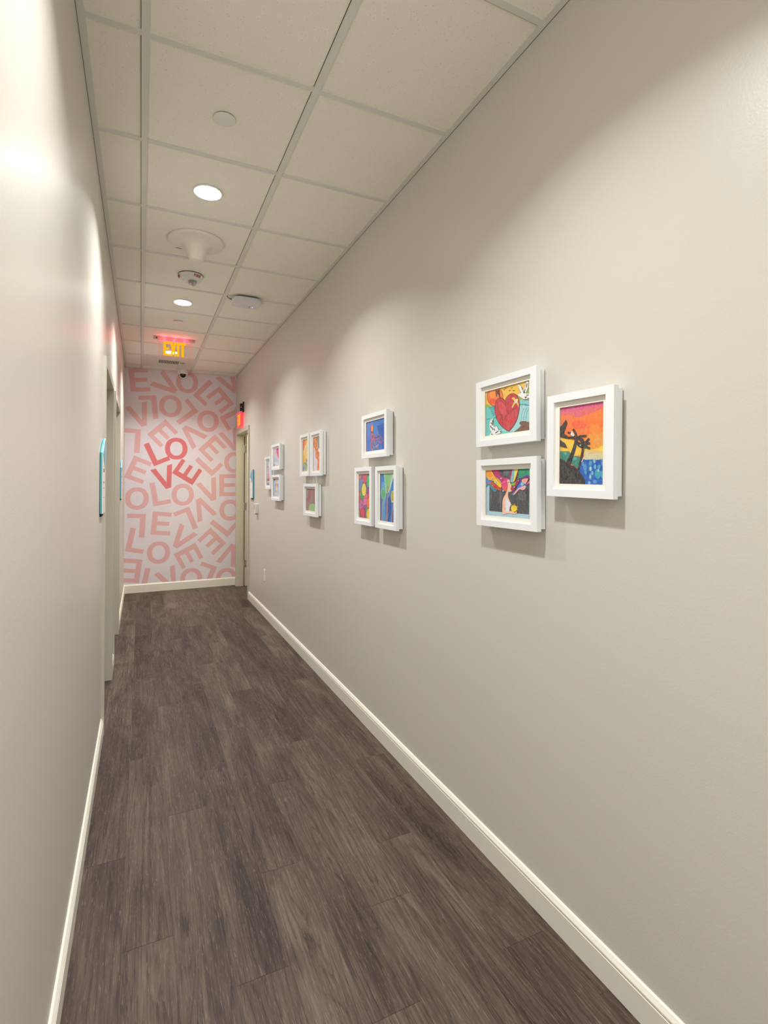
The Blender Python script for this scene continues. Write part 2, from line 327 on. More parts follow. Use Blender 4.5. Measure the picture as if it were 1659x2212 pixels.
ART={
'heart':[[112,205,198,-16,1004,1010,1008,1007,-12,-20,-16],[165,214,214,779,525,1009,490,1007,-12,750,-5,365,68,486,168],[130,206,206,780,648,1009,614,1009,490,779,525],[245,192,62,-16,1016,1010,1019,1009,609,780,648,488,688,243,644,-17,672],[45,40,42,424,794,414,732,387,680,345,643,291,624,230,626,169,648,113,690,68,747,39,814,29,883,39,948,69,1001,114,1038,170,1055,232,1050,292,1024,346,981,388,925,415,861],[246,118,52,414,797,405,737,379,687,339,652,288,633,230,635,172,657,119,697,76,751,49,815,39,881,49,943,77,994,120,1029,174,1045,232,1040,289,1016,340,975,380,921,406,860],[250,150,60,244,894,240,866,229,842,212,824,191,815,167,816,143,826,122,844,105,870,93,899,90,930,94,959,105,984,122,1001,144,1009,168,1008,192,998,213,979,230,954,240,925],[240,90,45,268,734,264,717,252,703,232,694,207,690,180,693,152,702,127,716,106,733,94,753,89,772,94,790,107,804,127,813,152,816,180,813,208,804,232,790,252,773,264,754],[150,182,62,-17,728,49,714,134,648,-17,654],[150,186,66,1010,846,947,873,829,792,741,768,780,659,1009,614],[40,110,150,76,631,97,630,126,628,154,627,183,627,212,627,231,627,229,636,210,636,181,637,153,637,124,638,95,640,75,641],[40,110,150,89,604,110,603,139,602,167,601,196,600,224,600,244,600,242,610,222,610,194,610,165,611,137,612,108,613,88,614],[40,110,150,116,569,131,569,152,569,174,570,195,571,217,572,231,573,229,583,214,582,193,580,171,579,150,579,129,579,113,578],[40,110,150,128,530,143,530,163,531,183,532,204,533,224,535,238,536,235,546,221,545,201,543,181,542,161,541,140,540,126,540],[40,110,150,141,491,155,492,174,493,193,494,212,496,231,498,244,499,241,509,228,507,209,505,190,504,171,503,152,502,139,501],[40,110,150,154,459,166,460,183,461,199,463,216,465,232,468,244,469,241,479,229,477,213,475,196,473,180,471,163,470,152,469],[40,110,150,167,427,177,428,192,430,206,432,220,435,234,438,244,440,240,449,230,447,216,444,202,442,188,439,174,438,164,436],[40,110,150,10,368,22,369,39,371,56,373,73,375,91,378,102,380,99,389,87,388,70,385,53,382,36,381,19,379,7,378],[40,110,150,206,372,214,374,226,376,238,379,249,382,261,385,269,388,265,397,257,395,245,391,234,388,222,386,210,383,202,382],[40,110,150,785,553,817,548,861,542,892,536,896,535,893,529,902,518,933,509,971,499,998,493,999,503,971,509,933,518,906,527,902,529,905,536,894,545,860,552,816,558,784,563],[40,110,150,883,616,904,615,932,614,957,611,974,605,988,597,997,592,1000,598,990,604,976,612,957,619,932,622,903,623,882,624],[125,200,205,867,466,855,445,838,412,823,374,813,325,805,271,800,233,811,230,816,268,823,322,833,369,847,406,864,438,876,459],[125,200,205,920,467,908,445,891,413,877,375,867,327,860,273,855,235,865,232,870,270,877,323,887,371,901,407,918,439,930,460],[125,200,205,973,467,961,446,944,414,930,377,920,328,913,275,908,238,919,234,924,272,931,325,940,372,954,408,970,439,982,461],[45,40,42,421,954,425,952,431,948,435,945,438,941,441,935,448,931,454,935,457,940,459,943,463,944,468,944,472,944,470,952,466,952,460,952,454,951,450,946,447,941,446,940,447,940,444,944,440,950,434,954,429,958,425,961],[45,40,42,457,975,461,972,467,968,471,965,474,961,477,955,484,952,489,955,493,960,495,963,499,964,504,964,508,964,506,972,502,973,496,973,490,971,485,966,483,961,482,960,483,960,480,964,476,970,471,974,465,978,461,981],[45,40,42,546,907,550,904,555,900,559,897,562,893,565,888,572,884,577,888,580,893,583,896,586,897,591,897,595,897,593,905,589,905,584,905,578,903,573,899,571,894,570,892,571,893,568,897,564,902,559,907,553,911,549,913],[45,40,42,595,946,599,943,604,940,608,937,611,933,614,927,620,924,626,927,629,932,631,935,635,936,640,936,643,936,642,944,638,944,632,944,626,943,622,938,619,933,619,932,619,932,617,936,613,942,608,946,602,950,598,953],[45,40,42,636,881,640,879,645,875,649,872,652,868,655,863,661,859,667,863,670,868,672,871,676,872,680,872,684,872,682,880,679,880,673,880,667,878,663,874,660,869,660,867,660,868,658,872,654,877,649,881,643,885,639,888],[45,40,42,373,775,365,796,354,825,342,853,331,879,319,903,311,920,289,914,297,897,309,873,320,848,331,821,342,792,350,771],[45,40,42,306,927,297,936,284,950,266,956,252,941,243,920,236,905,252,896,258,911,267,930,273,940,277,938,287,927,295,918],[45,40,42,294,929,282,917,266,900,255,882,256,862,263,844,268,832,282,835,277,847,272,862,271,875,280,889,295,905,307,916],[45,40,42,308,920,309,933,310,948,312,956,319,955,332,950,343,946,345,961,334,965,318,971,301,969,294,955,293,937,292,925],[45,40,42,305,915,316,921,330,928,336,930,337,927,340,915,342,905,358,905,355,915,351,931,339,944,322,943,306,935,295,930],[45,40,42,307,926,299,939,286,957,272,972,257,975,246,970,239,967,249,953,255,956,262,959,267,959,274,950,286,933,294,920],[45,40,42,300,910,310,902,323,892,330,883,331,872,328,858,326,847,341,841,344,852,347,868,345,886,333,901,318,914,308,922],[45,40,42,486,688,474,704,456,726,434,748,407,768,375,789,342,799,311,793,283,777,260,753,243,720,230,680,223,638,219,595,220,551,226,503,236,450,251,393,270,338,296,286,326,236,358,192,391,155,425,123,456,95,489,70,519,49,546,33,572,51,603,76,633,106,661,140,689,178,714,220,734,268,751,319,765,370,776,418,784,465,788,512,788,560,784,607,777,650,768,688,755,722,737,752,712,780,683,804,652,820,623,826,593,824,566,816,538,802,513,783,492,761,479,734,473,706,469,687,488,680,492,699,497,725,508,748,527,767,551,786,576,798,600,805,626,807,650,803,676,789,702,768,723,744,739,717,751,686,760,650,767,608,770,563,770,516,766,471,759,424,748,377,734,327,717,277,698,230,674,189,646,152,619,120,589,91,559,66,543,51,528,63,499,84,468,108,437,135,404,166,373,202,343,245,313,293,289,343,270,395,256,450,246,502,241,548,240,591,243,631,250,672,262,710,277,740,297,761,321,775,345,779,370,771,398,754,423,734,443,715,460,694,471,679],[197,52,62,478,684,467,699,449,720,428,741,402,761,372,780,343,789,316,784,290,769,268,746,252,715,240,676,233,635,230,593,231,550,236,503,246,450,260,394,279,341,305,289,335,241,366,197,398,160,431,129,462,102,494,77,524,56,545,42,566,59,596,84,626,113,654,146,681,184,706,225,726,272,743,323,757,374,767,421,775,468,779,514,779,561,775,608,768,650,759,687,747,719,730,748,707,774,679,796,651,811,624,817,597,815,571,807,545,794,520,775,500,754,488,729,482,703],[214,75,80,318,712,416,680,476,563,487,399,379,430,318,594],[205,58,66,487,306,673,468,751,531,717,268,556,66,462,113,427,293],[45,40,42,252,354,266,368,287,388,308,404,326,415,343,423,356,424,367,416,377,400,387,380,396,355,404,325,410,295,414,263,416,229,416,202,413,184,409,170,410,154,423,134,440,114,453,100,459,105,446,119,429,138,418,156,417,168,421,181,425,200,424,228,423,262,419,295,412,326,404,356,395,382,384,403,373,421,357,432,339,431,320,423,302,411,281,394,260,375,245,361],[45,40,42,417,297,434,305,459,316,478,328,484,340,484,350,490,361,509,378,535,398,561,417,584,438,608,458,629,472,648,477,665,477,686,484,715,506,745,534,766,553,760,560,739,540,709,513,682,492,663,485,645,485,625,480,602,464,578,444,555,424,529,404,503,385,483,367,476,353,476,343,472,335,454,324,430,312,412,305],[45,40,42,475,683,478,675,482,664,484,654,481,645,476,636,472,629,480,624,483,631,489,641,492,652,490,664,486,676,482,685],[45,40,42,332,508,350,434,358,434,340,508],[235,190,90,614,723,668,737,768,583,765,495,729,580],[232,200,100,618,535,662,617,730,686,763,674,746,621,685,589,637,514],[235,225,205,673,659,724,688,746,633,696,593],[45,40,42,746,980,799,945,862,834,899,872,930,983,957,991,969,964,953,851,911,748,996,727,995,658,924,643,873,649,810,701,755,758,740,763,776,783,834,778,790,848,752,985,743,984,781,845,825,784,773,793,731,764,750,750,804,694,871,640,927,633,1003,651,1002,733,919,751,962,846,978,963,960,999,923,991,890,878,862,844,806,951,749,989],[240,238,236,747,984,802,948,862,839,894,875,927,987,958,995,974,964,958,848,915,750,999,730,999,654,925,638,872,644,807,697,752,754,736,764,774,788,829,781,786,847],[45,40,42,181,385,108,335,88,239,107,124,146,74,80,20,151,-17,267,5,369,17,394,79,319,96,302,144,268,199,217,177,190,237,190,379,179,381,179,236,214,167,265,189,292,141,313,89,385,74,361,26,264,15,151,-7,92,21,157,71,118,127,99,237,119,328,189,376],[240,238,236,185,380,114,332,94,238,113,126,151,72,86,20,151,-12,266,10,365,21,390,77,316,92,297,142,266,194,216,172,184,236],[45,40,42,860,827,870,770,885,769,875,827],[45,40,42,898,854,876,772,890,765,912,847],[45,40,42,823,901,855,826,869,830,836,904],[45,40,42,895,670,948,669,945,685,892,686],[45,40,42,926,707,979,700,978,716,925,722],[45,40,42,940,953,919,871,933,863,955,945],[45,40,42,874,763,912,765,908,781,870,778],[45,40,42,909,647,931,664,920,677,899,660],[45,40,42,169,335,156,217,174,213,187,331],[45,40,42,105,219,138,166,153,173,121,226],[45,40,42,144,178,182,112,198,119,160,184],[45,40,42,123,274,162,256,168,271,129,289],[45,40,42,246,29,321,67,311,82,236,45],[45,40,42,133,31,172,3,182,15,143,44],[45,40,42,195,147,220,96,236,101,211,152],[45,40,42,359,40,383,60,371,73,347,53],[45,40,42,797,179,814,189,839,194,876,190,912,182,934,168,955,153,985,159,1004,153,1013,86,1004,19,959,9,891,14,799,12,715,10,678,7,676,5,705,18,753,46,805,90,843,132,826,148,803,153,797,166,799,182,790,185,787,166,797,145,823,139,833,132,798,97,747,55,699,27,666,5,677,-3,717,0,801,1,892,4,961,-1,1011,12,1023,85,1011,158,984,169,956,163,938,176,915,191,876,200,837,204,809,199,791,188],[126,80,62,794,183,811,194,838,199,876,195,913,187,936,172,956,158,984,164,1008,156,1018,86,1007,15,960,4,891,9,800,7,716,5,678,2,671,5,702,23,750,51,801,93,838,132,825,144,800,149,792,166],[45,40,42,834,69,854,80,881,95,903,102,915,98,925,87,931,78,937,82,930,91,919,104,902,110,878,102,850,87,830,76]],
'woman':[[172,207,222,-24,1007,1013,1015,1013,-17,-27,-20],[72,72,76,86,1020,981,1007,963,85,71,97],[96,96,100,101,565,153,589,137,421,94,144],[98,98,102,327,518,337,535,352,528,363,506,370,468,373,414,373,354,366,275,355,189,345,144,338,168,333,235,329,307,326,382,324,462],[92,92,97,747,541,784,553,836,546,877,530,897,502,907,465,907,431,897,404,877,380,852,365,820,360,782,365,755,385,740,433,736,496],[60,62,68,399,471,459,483,396,309],[105,106,110,408,972,550,976,525,862,430,878],[245,177,42,-24,1026,18,1043,79,1035,134,1011,172,964,204,902,233,850,260,825,284,811,307,788,331,747,354,698,366,658,363,630,349,612,328,611,301,642,266,691,231,731,199,750,166,759,130,770,84,781,35,793,-3,822,-25,887,-34,969],[250,150,40,16,993,108,988,157,853,53,857],[242,208,52,181,768,201,788,236,803,270,807,297,798,323,779,343,752,358,714,368,668,368,634,354,618,329,613,304,618,279,633,253,657,230,684,207,712,186,743],[192,32,110,134,1017,178,1033,253,1029,311,1013,331,979,336,932,346,893,366,871,390,856,418,843,456,831,499,820,524,805,521,779,501,749,475,726,446,710,411,701,379,704,353,729,330,767,307,800,283,816,260,827,233,850,192,903,147,969],[72,132,212,-10,853,8,847,36,814,65,784,100,768,137,756,155,745,142,737,110,732,77,723,47,700,17,674,-5,673,-16,725,-18,803],[222,86,42,77,723,106,732,137,737,168,733,200,719,233,698,268,671,312,634,357,593,376,564,352,559,301,566,254,577,220,586,190,597,166,613,153,638,146,667,128,686,83,682,27,668,-5,663,6,679,41,704],[200,50,40,167,673,255,648,303,588,204,601],[32,142,170,-5,670,20,685,57,697,90,698,112,685,131,663,153,637,190,609,230,578,253,553,248,536,227,524,202,523,179,538,152,563,127,589,105,618,84,647,63,662,40,650,16,623,-1,608,-11,621,-13,647],[232,52,142,379,728,399,755,426,778,453,796,478,805,504,809,524,805,537,792,545,771,546,747,537,717,520,684,509,656,513,637,521,624,520,610,503,586,475,562,448,552,422,569,396,601,378,634,370,666,371,698],[236,82,70,378,669,384,665,396,646,414,634,441,640,473,653,498,656,513,639,521,611,520,587,506,567,483,549,460,541,439,544,418,557,401,576,388,607,380,646],[60,55,70,400,541,419,541,447,537,472,541,492,563,509,594,520,610,524,600,521,576,513,552,499,531,479,509,459,495,442,492,425,498,412,506,402,517,397,531],[192,32,110,591,991,607,1017,624,1019,631,1000,624,949,608,876,594,814,584,772,576,740,569,723,563,722,558,736,558,769,566,838,578,926],[122,192,216,631,1000,649,1019,668,1022,677,1003,670,950,653,876,639,812,634,770,632,740,626,722,612,719,593,728,581,746,580,772,586,807,594,848,605,901,618,959],[236,226,92,677,1003,702,1020,732,1019,750,1004,747,972,731,925,714,877,697,828,677,779,661,744,648,731,638,733,633,744,635,765,643,795,651,834,658,891,665,956],[112,32,62,750,1004,767,1029,778,1025,780,1003,770,957,751,891,730,831,708,786,684,748,661,721,633,708,605,707,592,711,604,714,632,723,661,755,692,832,724,932],[24,150,110,780,1003,852,1019,947,1020,1013,1005,1029,960,1020,897,1001,854,975,849,940,862,905,869,874,855,845,834,818,817,793,812,771,811,752,808,735,794,723,778,718,776,725,798,739,835,753,875,755,921,755,969],[132,190,62,752,808,746,806,726,788,706,765,695,732,685,693,671,665,649,656,623,659,602,666,588,675,578,688,580,700,599,706,629,710,661,721,695,750,731,787],[112,36,130,818,817,847,835,875,853,905,863,942,864,982,858,1009,848,1021,832,1020,813,1009,799,981,798,941,803,904,803,874,795,847,782,817,762,778,726,737,683,704,653,684,644,673,650,671,665,678,693,695,732,718,765,748,786,783,802],[182,22,82,706,765,725,769,743,759,750,741,742,718,724,686,704,653,686,614,666,572,646,541,625,525,603,521,589,529,582,558,583,599,590,632,609,642,636,643,659,653,677,689,692,735],[62,122,216,816,751,843,744,871,724,891,705,904,690,910,675,901,661,867,650,817,639,770,618,733,576,699,523,667,484,633,472,601,475,588,484,607,496,645,514,680,541,705,582,727,631,749,674,771,709,794,737],[242,172,150,850,794,886,802,930,807,956,801,952,777,931,743,913,715,906,700,901,693,891,694,866,707,835,730,816,751,817,767,829,783],[50,45,50,956,796,988,800,934,715,907,699],[236,100,160,1019,799,1018,734,912,672,934,715],[240,178,180,748,608,803,636,861,655,901,661,910,646,902,619,889,595,874,582,855,573,835,568,815,575,794,586,770,585,740,557,707,516,679,485,654,468,635,461,633,471,658,509,701,563],[250,197,166,529,793,539,792,549,784,558,769,566,745,573,714,580,689,589,674,598,665,602,654,600,640,593,625,588,609,588,594,589,578,589,564,585,548,579,533,571,524,560,524,547,530,536,529,530,520,526,504,524,484,525,453,527,418,522,392,503,382,477,382,457,391,452,411,453,441,459,472,469,502,484,534,496,564,505,588,511,610,515,633,513,660,509,689,505,713,501,732,498,746,499,760,507,774,518,787],[250,197,166,459,460,479,465,501,460,517,449,526,434,529,413,534,392,547,368,561,343,562,330,537,343,498,368,469,380,463,369,468,346,470,311,460,254,447,187,453,137,495,125,554,131,604,133,634,123,654,110,672,103,689,112,703,127,711,133,716,119,714,94,694,77,641,73,569,76,511,77,482,71,467,63,452,57,430,48,408,43,392,59,386,115,387,193,391,262,394,308,400,345,409,378,423,412,440,441],[236,233,238,470,403,482,411,499,384,516,358,532,346,548,337,562,324,574,308,585,289,590,269,583,246,570,223,559,199,557,174,556,149,547,131,519,114,484,104,459,126,454,209,460,324],[45,40,42,519,721,520,721,522,723,523,724,525,725,527,727,529,728,531,729,532,729,534,729,536,729,538,728,540,727,543,726,545,725,548,723,550,722,551,720,553,720,555,722,556,725,557,727,556,728,554,729,552,730,549,732,546,733,543,735,540,736,537,737,534,737,531,737,528,736,526,735,523,734,521,732,519,731,517,730,515,729,514,728,515,726,517,723],[170,40,50,574,609,592,600,585,581],[247,216,42,718,189,714,169,705,151,690,136,672,125,652,121,631,123,613,132,599,145,590,163,587,183,590,204,600,223,615,238,634,248,654,252,674,249,692,241,706,227,715,209],[247,216,42,600,205,575,228,609,220],[247,216,42,614,225,588,275,628,235],[247,216,42,634,238,636,274,651,242],[247,216,42,657,243,678,297,674,240],[247,216,42,680,237,707,261,693,228],[247,216,42,698,223,751,246,706,209],[247,216,42,708,203,742,200,709,186],[247,216,42,708,180,758,157,703,164],[247,216,42,699,158,718,130,688,145],[247,216,42,682,141,697,86,667,133],[247,216,42,660,131,651,97,643,130],[165,205,215,383,813,383,810,382,807,381,804,379,801,377,799,374,797,372,796,369,795,366,795,363,795,360,796,357,798,355,799,353,802,351,805,350,808,349,811,349,814,349,817,350,821,352,824,353,826,356,828,358,830,361,831,364,832,367,832,369,832,372,831,375,830,377,828,379,825,381,822,382,820,383,816],[165,205,215,257,731,257,726,256,721,254,716,251,712,248,709,244,706,240,704,235,703,231,703,226,703,222,705,217,707,214,710,211,713,208,717,206,722,205,727,205,732,205,737,206,742,208,746,211,750,215,754,218,756,222,758,227,760,232,760,236,759,241,758,245,756,248,753,252,749,254,745,256,741,257,736],[165,205,215,429,547,429,544,428,540,427,537,425,535,423,532,421,531,418,529,415,528,412,528,409,528,406,529,404,531,401,532,399,535,398,537,396,540,396,544,396,547,396,550,397,553,398,556,400,559,402,561,404,563,407,564,410,565,413,565,416,565,418,564,421,563,423,561,425,559,427,556,428,553,429,550],[165,205,215,862,689,861,683,860,677,857,671,854,666,850,662,846,658,841,656,836,654,831,654,826,655,821,656,816,659,812,663,808,667,805,672,803,678,802,684,801,690,802,696,803,702,806,708,809,713,813,717,817,721,822,723,827,725,832,725,837,724,843,723,847,720,851,716,855,712,858,707,860,701,861,695],[165,205,215,625,771,625,768,624,765,623,762,621,760,619,758,617,756,615,755,612,754,610,754,607,755,605,755,602,757,600,758,599,761,597,763,596,766,595,769,595,772,596,775,596,777,597,780,599,782,601,785,603,786,605,787,608,788,610,788,613,788,616,787,618,786,620,784,622,782,623,779,624,777,625,774],[165,205,215,680,631,680,628,679,625,678,623,677,621,675,619,673,617,671,616,669,615,666,615,664,616,662,616,660,617,658,619,656,621,655,623,654,626,653,628,653,631,653,634,654,636,655,639,657,641,658,643,660,644,662,645,665,646,667,646,669,646,672,645,674,644,676,643,677,641,679,638,680,636,680,633],[165,205,215,156,815,156,812,155,809,154,806,153,804,151,802,148,801,146,799,143,799,141,799,138,799,135,800,133,801,131,803,129,805,127,807,126,810,126,813,125,816,126,819,127,821,128,824,129,826,131,828,133,830,136,831,139,832,141,832,144,831,146,831,149,829,151,828,153,825,154,823,155,820,156,818],[248,190,60,458,732,457,729,456,726,454,724,451,722,448,721,445,720,442,721,439,722,437,724,435,726,434,729,434,732,434,735,435,738,437,740,440,742,443,743,446,744,449,743,452,742,454,740,456,738,457,735],[248,190,60,390,707,389,704,388,701,387,699,384,698,382,697,379,696,376,697,373,698,371,699,369,702,368,704,368,707,368,710,370,712,371,714,374,716,376,717,379,717,382,717,385,716,387,714,388,712,389,709],[248,190,60,614,549,614,546,612,543,611,541,608,539,605,538,602,537,600,538,597,539,594,541,593,543,592,546,591,549,592,552,593,554,595,557,597,558,600,560,603,560,606,560,609,558,611,557,613,554,614,552],[248,190,60,759,763,758,761,757,758,756,756,753,755,751,754,748,754,746,754,743,755,741,757,740,759,739,761,739,764,739,767,740,769,742,771,744,772,746,773,749,774,751,773,754,772,756,771,757,769,758,766],[248,190,60,164,661,164,659,162,656,161,654,159,653,156,652,154,651,151,652,149,653,146,654,145,656,144,659,144,661,144,664,145,666,147,668,149,669,151,670,154,671,157,670,159,669,161,668,163,666,164,663],[45,40,42,138,997,143,988,151,974,161,959,171,941,183,923,194,904,206,885,218,867,231,849,245,831,259,813,274,795,290,776,306,757,320,741,333,726,345,712,353,703,357,700,359,701,356,706,349,716,337,729,324,744,310,760,294,779,278,797,263,815,249,833,235,852,222,870,210,888,199,906,187,925,176,944,165,961,156,976,148,990,142,1000,138,1003,137,1002],[45,40,42,308,1001,309,993,311,983,314,971,316,958,319,944,323,930,328,917,335,904,344,892,356,881,371,870,386,861,404,851,422,842,439,834,453,826,467,820,476,816,481,815,481,817,478,820,469,825,456,831,441,838,424,846,406,855,389,865,373,874,359,884,347,895,339,906,333,919,328,931,324,945,321,959,318,972,316,984,315,994,313,1001,311,1004,309,1004],[45,40,42,179,767,181,762,184,754,189,745,193,735,198,724,204,713,211,702,219,692,229,682,241,672,255,663,269,654,285,645,302,635,318,627,331,620,343,613,352,609,356,608,357,610,354,613,346,618,334,624,320,631,305,640,288,649,272,658,257,667,244,676,232,685,223,695,215,705,209,715,203,726,198,737,193,747,189,756,186,764,183,769,181,771,179,770],[45,40,42,497,759,498,751,501,740,504,727,507,713,510,698,512,682,513,666,514,650,513,633,509,615,504,596,497,576,490,556,482,535,474,516,467,498,461,483,457,472,456,467,458,467,461,471,466,481,472,497,478,514,486,533,494,554,502,575,508,595,513,614,517,632,519,650,518,666,517,682,515,698,511,714,508,728,506,741,504,752,502,760,500,763,498,763],[45,40,42,815,763,808,757,798,748,786,737,773,725,759,711,745,698,731,684,717,669,703,654,688,638,674,621,660,603,645,584,630,565,617,548,604,532,593,518,586,508,584,503,585,502,590,505,598,515,608,529,620,545,634,562,649,582,663,600,678,618,692,635,706,651,720,666,734,681,748,694,762,708,776,721,789,733,801,744,811,753,818,760,820,764,819,765],[45,40,42,395,378,385,99,390,99,400,378]],
'palm':[[245,122,48,-49,1023,1037,1019,1049,-15,-38,-19],[228,104,104,-49,1023,1038,1010,1038,926,753,885,526,853,369,848,206,898,-47,911],[218,92,140,-49,1023,1038,1010,1038,960,602,943,288,932,-48,948],[224,100,120,511,880,506,869,493,859,472,851,446,848,417,848,387,853,361,861,339,872,325,884,321,897,325,909,339,919,360,926,387,930,416,929,445,924,472,916,492,906,506,893],[240,120,80,289,855,283,844,267,835,242,829,210,826,174,827,138,832,105,840,79,850,62,862,56,874,62,885,78,894,104,900,137,902,173,901,209,896,241,888,267,878,283,866],[250,130,50,984,822,978,804,963,789,938,778,906,772,870,772,835,778,802,789,776,804,759,823,753,842,759,860,775,875,801,886,833,892,869,892,905,885,937,874,962,859,978,841],[240,100,50,635,738,626,723,600,710,560,701,508,697,450,698,391,705,338,716,295,731,267,749,257,766,266,782,294,795,337,804,390,808,449,806,507,798,559,787,599,772,626,755],[240,152,56,666,622,1042,641,1044,447,608,432,545,524],[246,140,50,943,664,937,646,919,631,891,620,855,613,814,613,773,618,736,629,707,645,687,663,680,682,687,701,706,716,735,728,772,734,813,733,853,728,890,716,918,701,937,683],[235,160,70,987,526,982,511,969,497,947,487,919,481,888,480,857,484,829,493,806,506,791,521,786,537,791,553,805,566,828,577,856,582,887,583,918,578,946,570,968,557,982,542],[246,196,62,-44,615,126,605,340,552,546,471,758,435,1044,456,1045,389,608,380,516,365,294,355,228,421,-42,432],[250,210,60,1016,432,1014,422,1006,412,993,406,978,401,960,400,943,403,927,408,914,416,906,426,903,437,906,447,914,456,926,463,942,467,960,468,977,466,993,460,1005,452,1013,442],[216,206,162,608,424,1044,393,1045,305,548,302],[225,190,120,638,422,845,422,960,383,669,377],[52,132,120,-17,431,128,421,211,426,245,393,180,285,-15,328],[52,132,120,262,329,358,362,454,350,516,334,424,198,328,236,238,275],[90,165,150,170,396,168,390,162,385,153,382,142,380,129,379,116,380,104,383,95,388,88,393,86,399,88,405,94,410,104,413,115,416,128,416,141,415,153,412,162,407,168,402],[90,165,150,407,324,404,317,395,311,381,307,363,304,343,304,323,305,305,309,291,315,281,321,278,328,281,335,290,341,305,346,323,348,342,349,362,347,380,343,394,338,403,331],[12,92,188,524,321,609,305,759,309,847,298,1045,317,1049,-15,597,-17,550,98,424,189],[80,150,205,637,212,632,192,616,178,595,173,574,179,558,194,552,214,557,233,573,248,594,252,616,247,631,232],[60,160,190,748,262,743,244,732,232,715,228,699,233,687,246,682,263,686,281,698,293,715,297,731,292,743,279],[120,185,205,751,192,747,176,735,164,719,160,703,164,690,177,686,193,690,210,702,222,718,226,735,221,747,209],[80,150,205,746,97,743,75,732,59,717,53,702,59,691,75,687,97,691,119,701,135,716,141,731,135,742,119],[60,160,190,949,129,940,99,914,78,878,70,842,78,815,101,805,131,814,161,841,183,877,190,913,181,939,159],[120,185,205,832,285,829,273,818,263,804,260,789,264,778,274,774,287,778,300,788,309,803,312,818,308,828,298],[80,150,205,1004,264,1000,247,990,235,976,230,962,235,952,248,948,265,951,282,961,294,976,298,990,293,1000,281],[60,160,190,985,120,982,95,975,76,964,70,953,76,945,95,942,121,945,146,952,165,963,171,974,164,981,146],[120,185,205,725,19,721,8,710,0,695,-3,680,0,669,8,665,19,669,30,680,38,695,40,710,38,721,30],[80,150,205,864,36,859,23,843,13,821,10,799,13,783,23,777,36,782,49,798,58,820,62,842,58,858,49],[60,160,190,641,150,637,137,626,128,611,124,596,128,584,138,580,151,584,164,595,174,610,177,626,173,637,164],[120,185,205,787,140,784,127,774,117,761,114,748,118,738,127,734,140,738,153,747,163,761,166,774,162,784,153],[80,150,205,579,257,575,244,564,235,548,231,533,235,522,245,517,259,521,272,532,281,548,284,563,281,575,271],[60,160,190,941,214,936,202,924,192,906,189,888,193,874,203,869,216,874,228,887,238,905,241,923,237,936,227],[120,185,205,845,216,842,201,832,190,819,187,806,191,796,202,792,217,796,232,805,243,818,247,831,243,841,231],[190,215,205,732,193,728,177,719,170,709,177,705,193,709,209,718,215,728,209],[190,215,205,730,97,726,81,717,74,707,81,703,97,707,113,717,120,726,113],[190,215,205,904,172,901,157,892,150,883,157,879,173,882,188,891,195,900,188],[225,222,200,617,345,611,305,625,304,631,343],[225,222,200,656,343,651,304,664,303,670,342],[225,222,200,695,342,690,303,703,302,709,341],[225,222,200,734,341,729,302,742,301,747,339],[225,222,200,773,339,767,300,780,299,786,338],[225,222,200,811,338,805,299,818,298,824,337],[225,222,200,849,337,843,298,856,297,862,336],[225,222,200,886,335,881,297,894,296,899,334],[225,222,200,923,334,918,296,931,295,936,333],[225,222,200,960,333,955,295,968,294,973,332],[48,42,40,-16,337,113,306,197,248,344,231,440,184,534,116,596,54,612,-17,-12,-19],[48,42,40,130,250,245,375,309,463,356,560,428,548,358,407,246,229],[48,42,40,424,180,485,322,523,445,580,434,525,303,463,180],[48,42,40,412,575,412,592,410,617,402,643,380,669,353,693,334,710,295,697,314,680,339,658,357,637,363,617,364,594,364,578],[48,42,40,397,583,374,601,341,627,303,650,260,665,218,674,189,680,179,658,207,652,245,644,279,632,310,613,341,589,364,571],[48,42,40,390,584,367,591,333,601,294,609,251,611,209,610,180,608,189,581,218,582,256,583,289,582,318,577,348,568,370,561],[48,42,40,409,570,429,577,457,587,488,593,534,594,590,591,629,589,628,614,588,616,531,619,476,618,435,610,403,599,382,592],[48,42,40,399,561,431,561,474,560,503,557,518,547,534,530,545,517,592,528,580,542,559,563,525,583,476,590,427,591,393,592],[48,42,40,363,563,379,542,403,511,433,483,474,466,513,457,539,452,553,480,528,485,496,492,471,503,450,523,428,551,413,572],[48,42,40,419,514,440,497,470,473,506,453,547,446,585,447,610,447,604,470,581,470,549,469,524,473,500,487,473,509,453,526],[48,42,40,587,482,605,494,631,512,654,527,675,540,693,551,706,559,672,578,659,570,640,559,619,546,595,530,569,513,551,501],[48,42,40,581,478,603,483,634,490,658,495,673,495,688,492,700,491,709,519,696,521,675,524,646,524,613,519,580,511,557,506],[48,42,40,563,475,583,466,613,454,642,444,668,437,689,432,704,430,716,458,702,461,683,464,664,470,639,479,611,490,590,499],[48,42,40,580,503,559,522,528,548,499,571,474,583,453,589,441,591,430,566,440,564,452,561,466,554,491,535,521,509,542,490],[48,42,40,576,497,544,507,498,519,459,530,436,536,420,540,410,542,399,520,408,518,423,515,445,509,483,499,529,486,561,477],[48,42,40,-20,745,40,764,141,839,174,791,109,694,92,658,201,615,185,584,-18,618],[48,42,40,-18,586,127,527,181,464,60,484,-17,501],[235,228,215,250,639,290,682,356,624,324,608],[235,228,215,476,501,515,490,484,484],[235,235,230,563,335,518,278,532,274,577,330]],
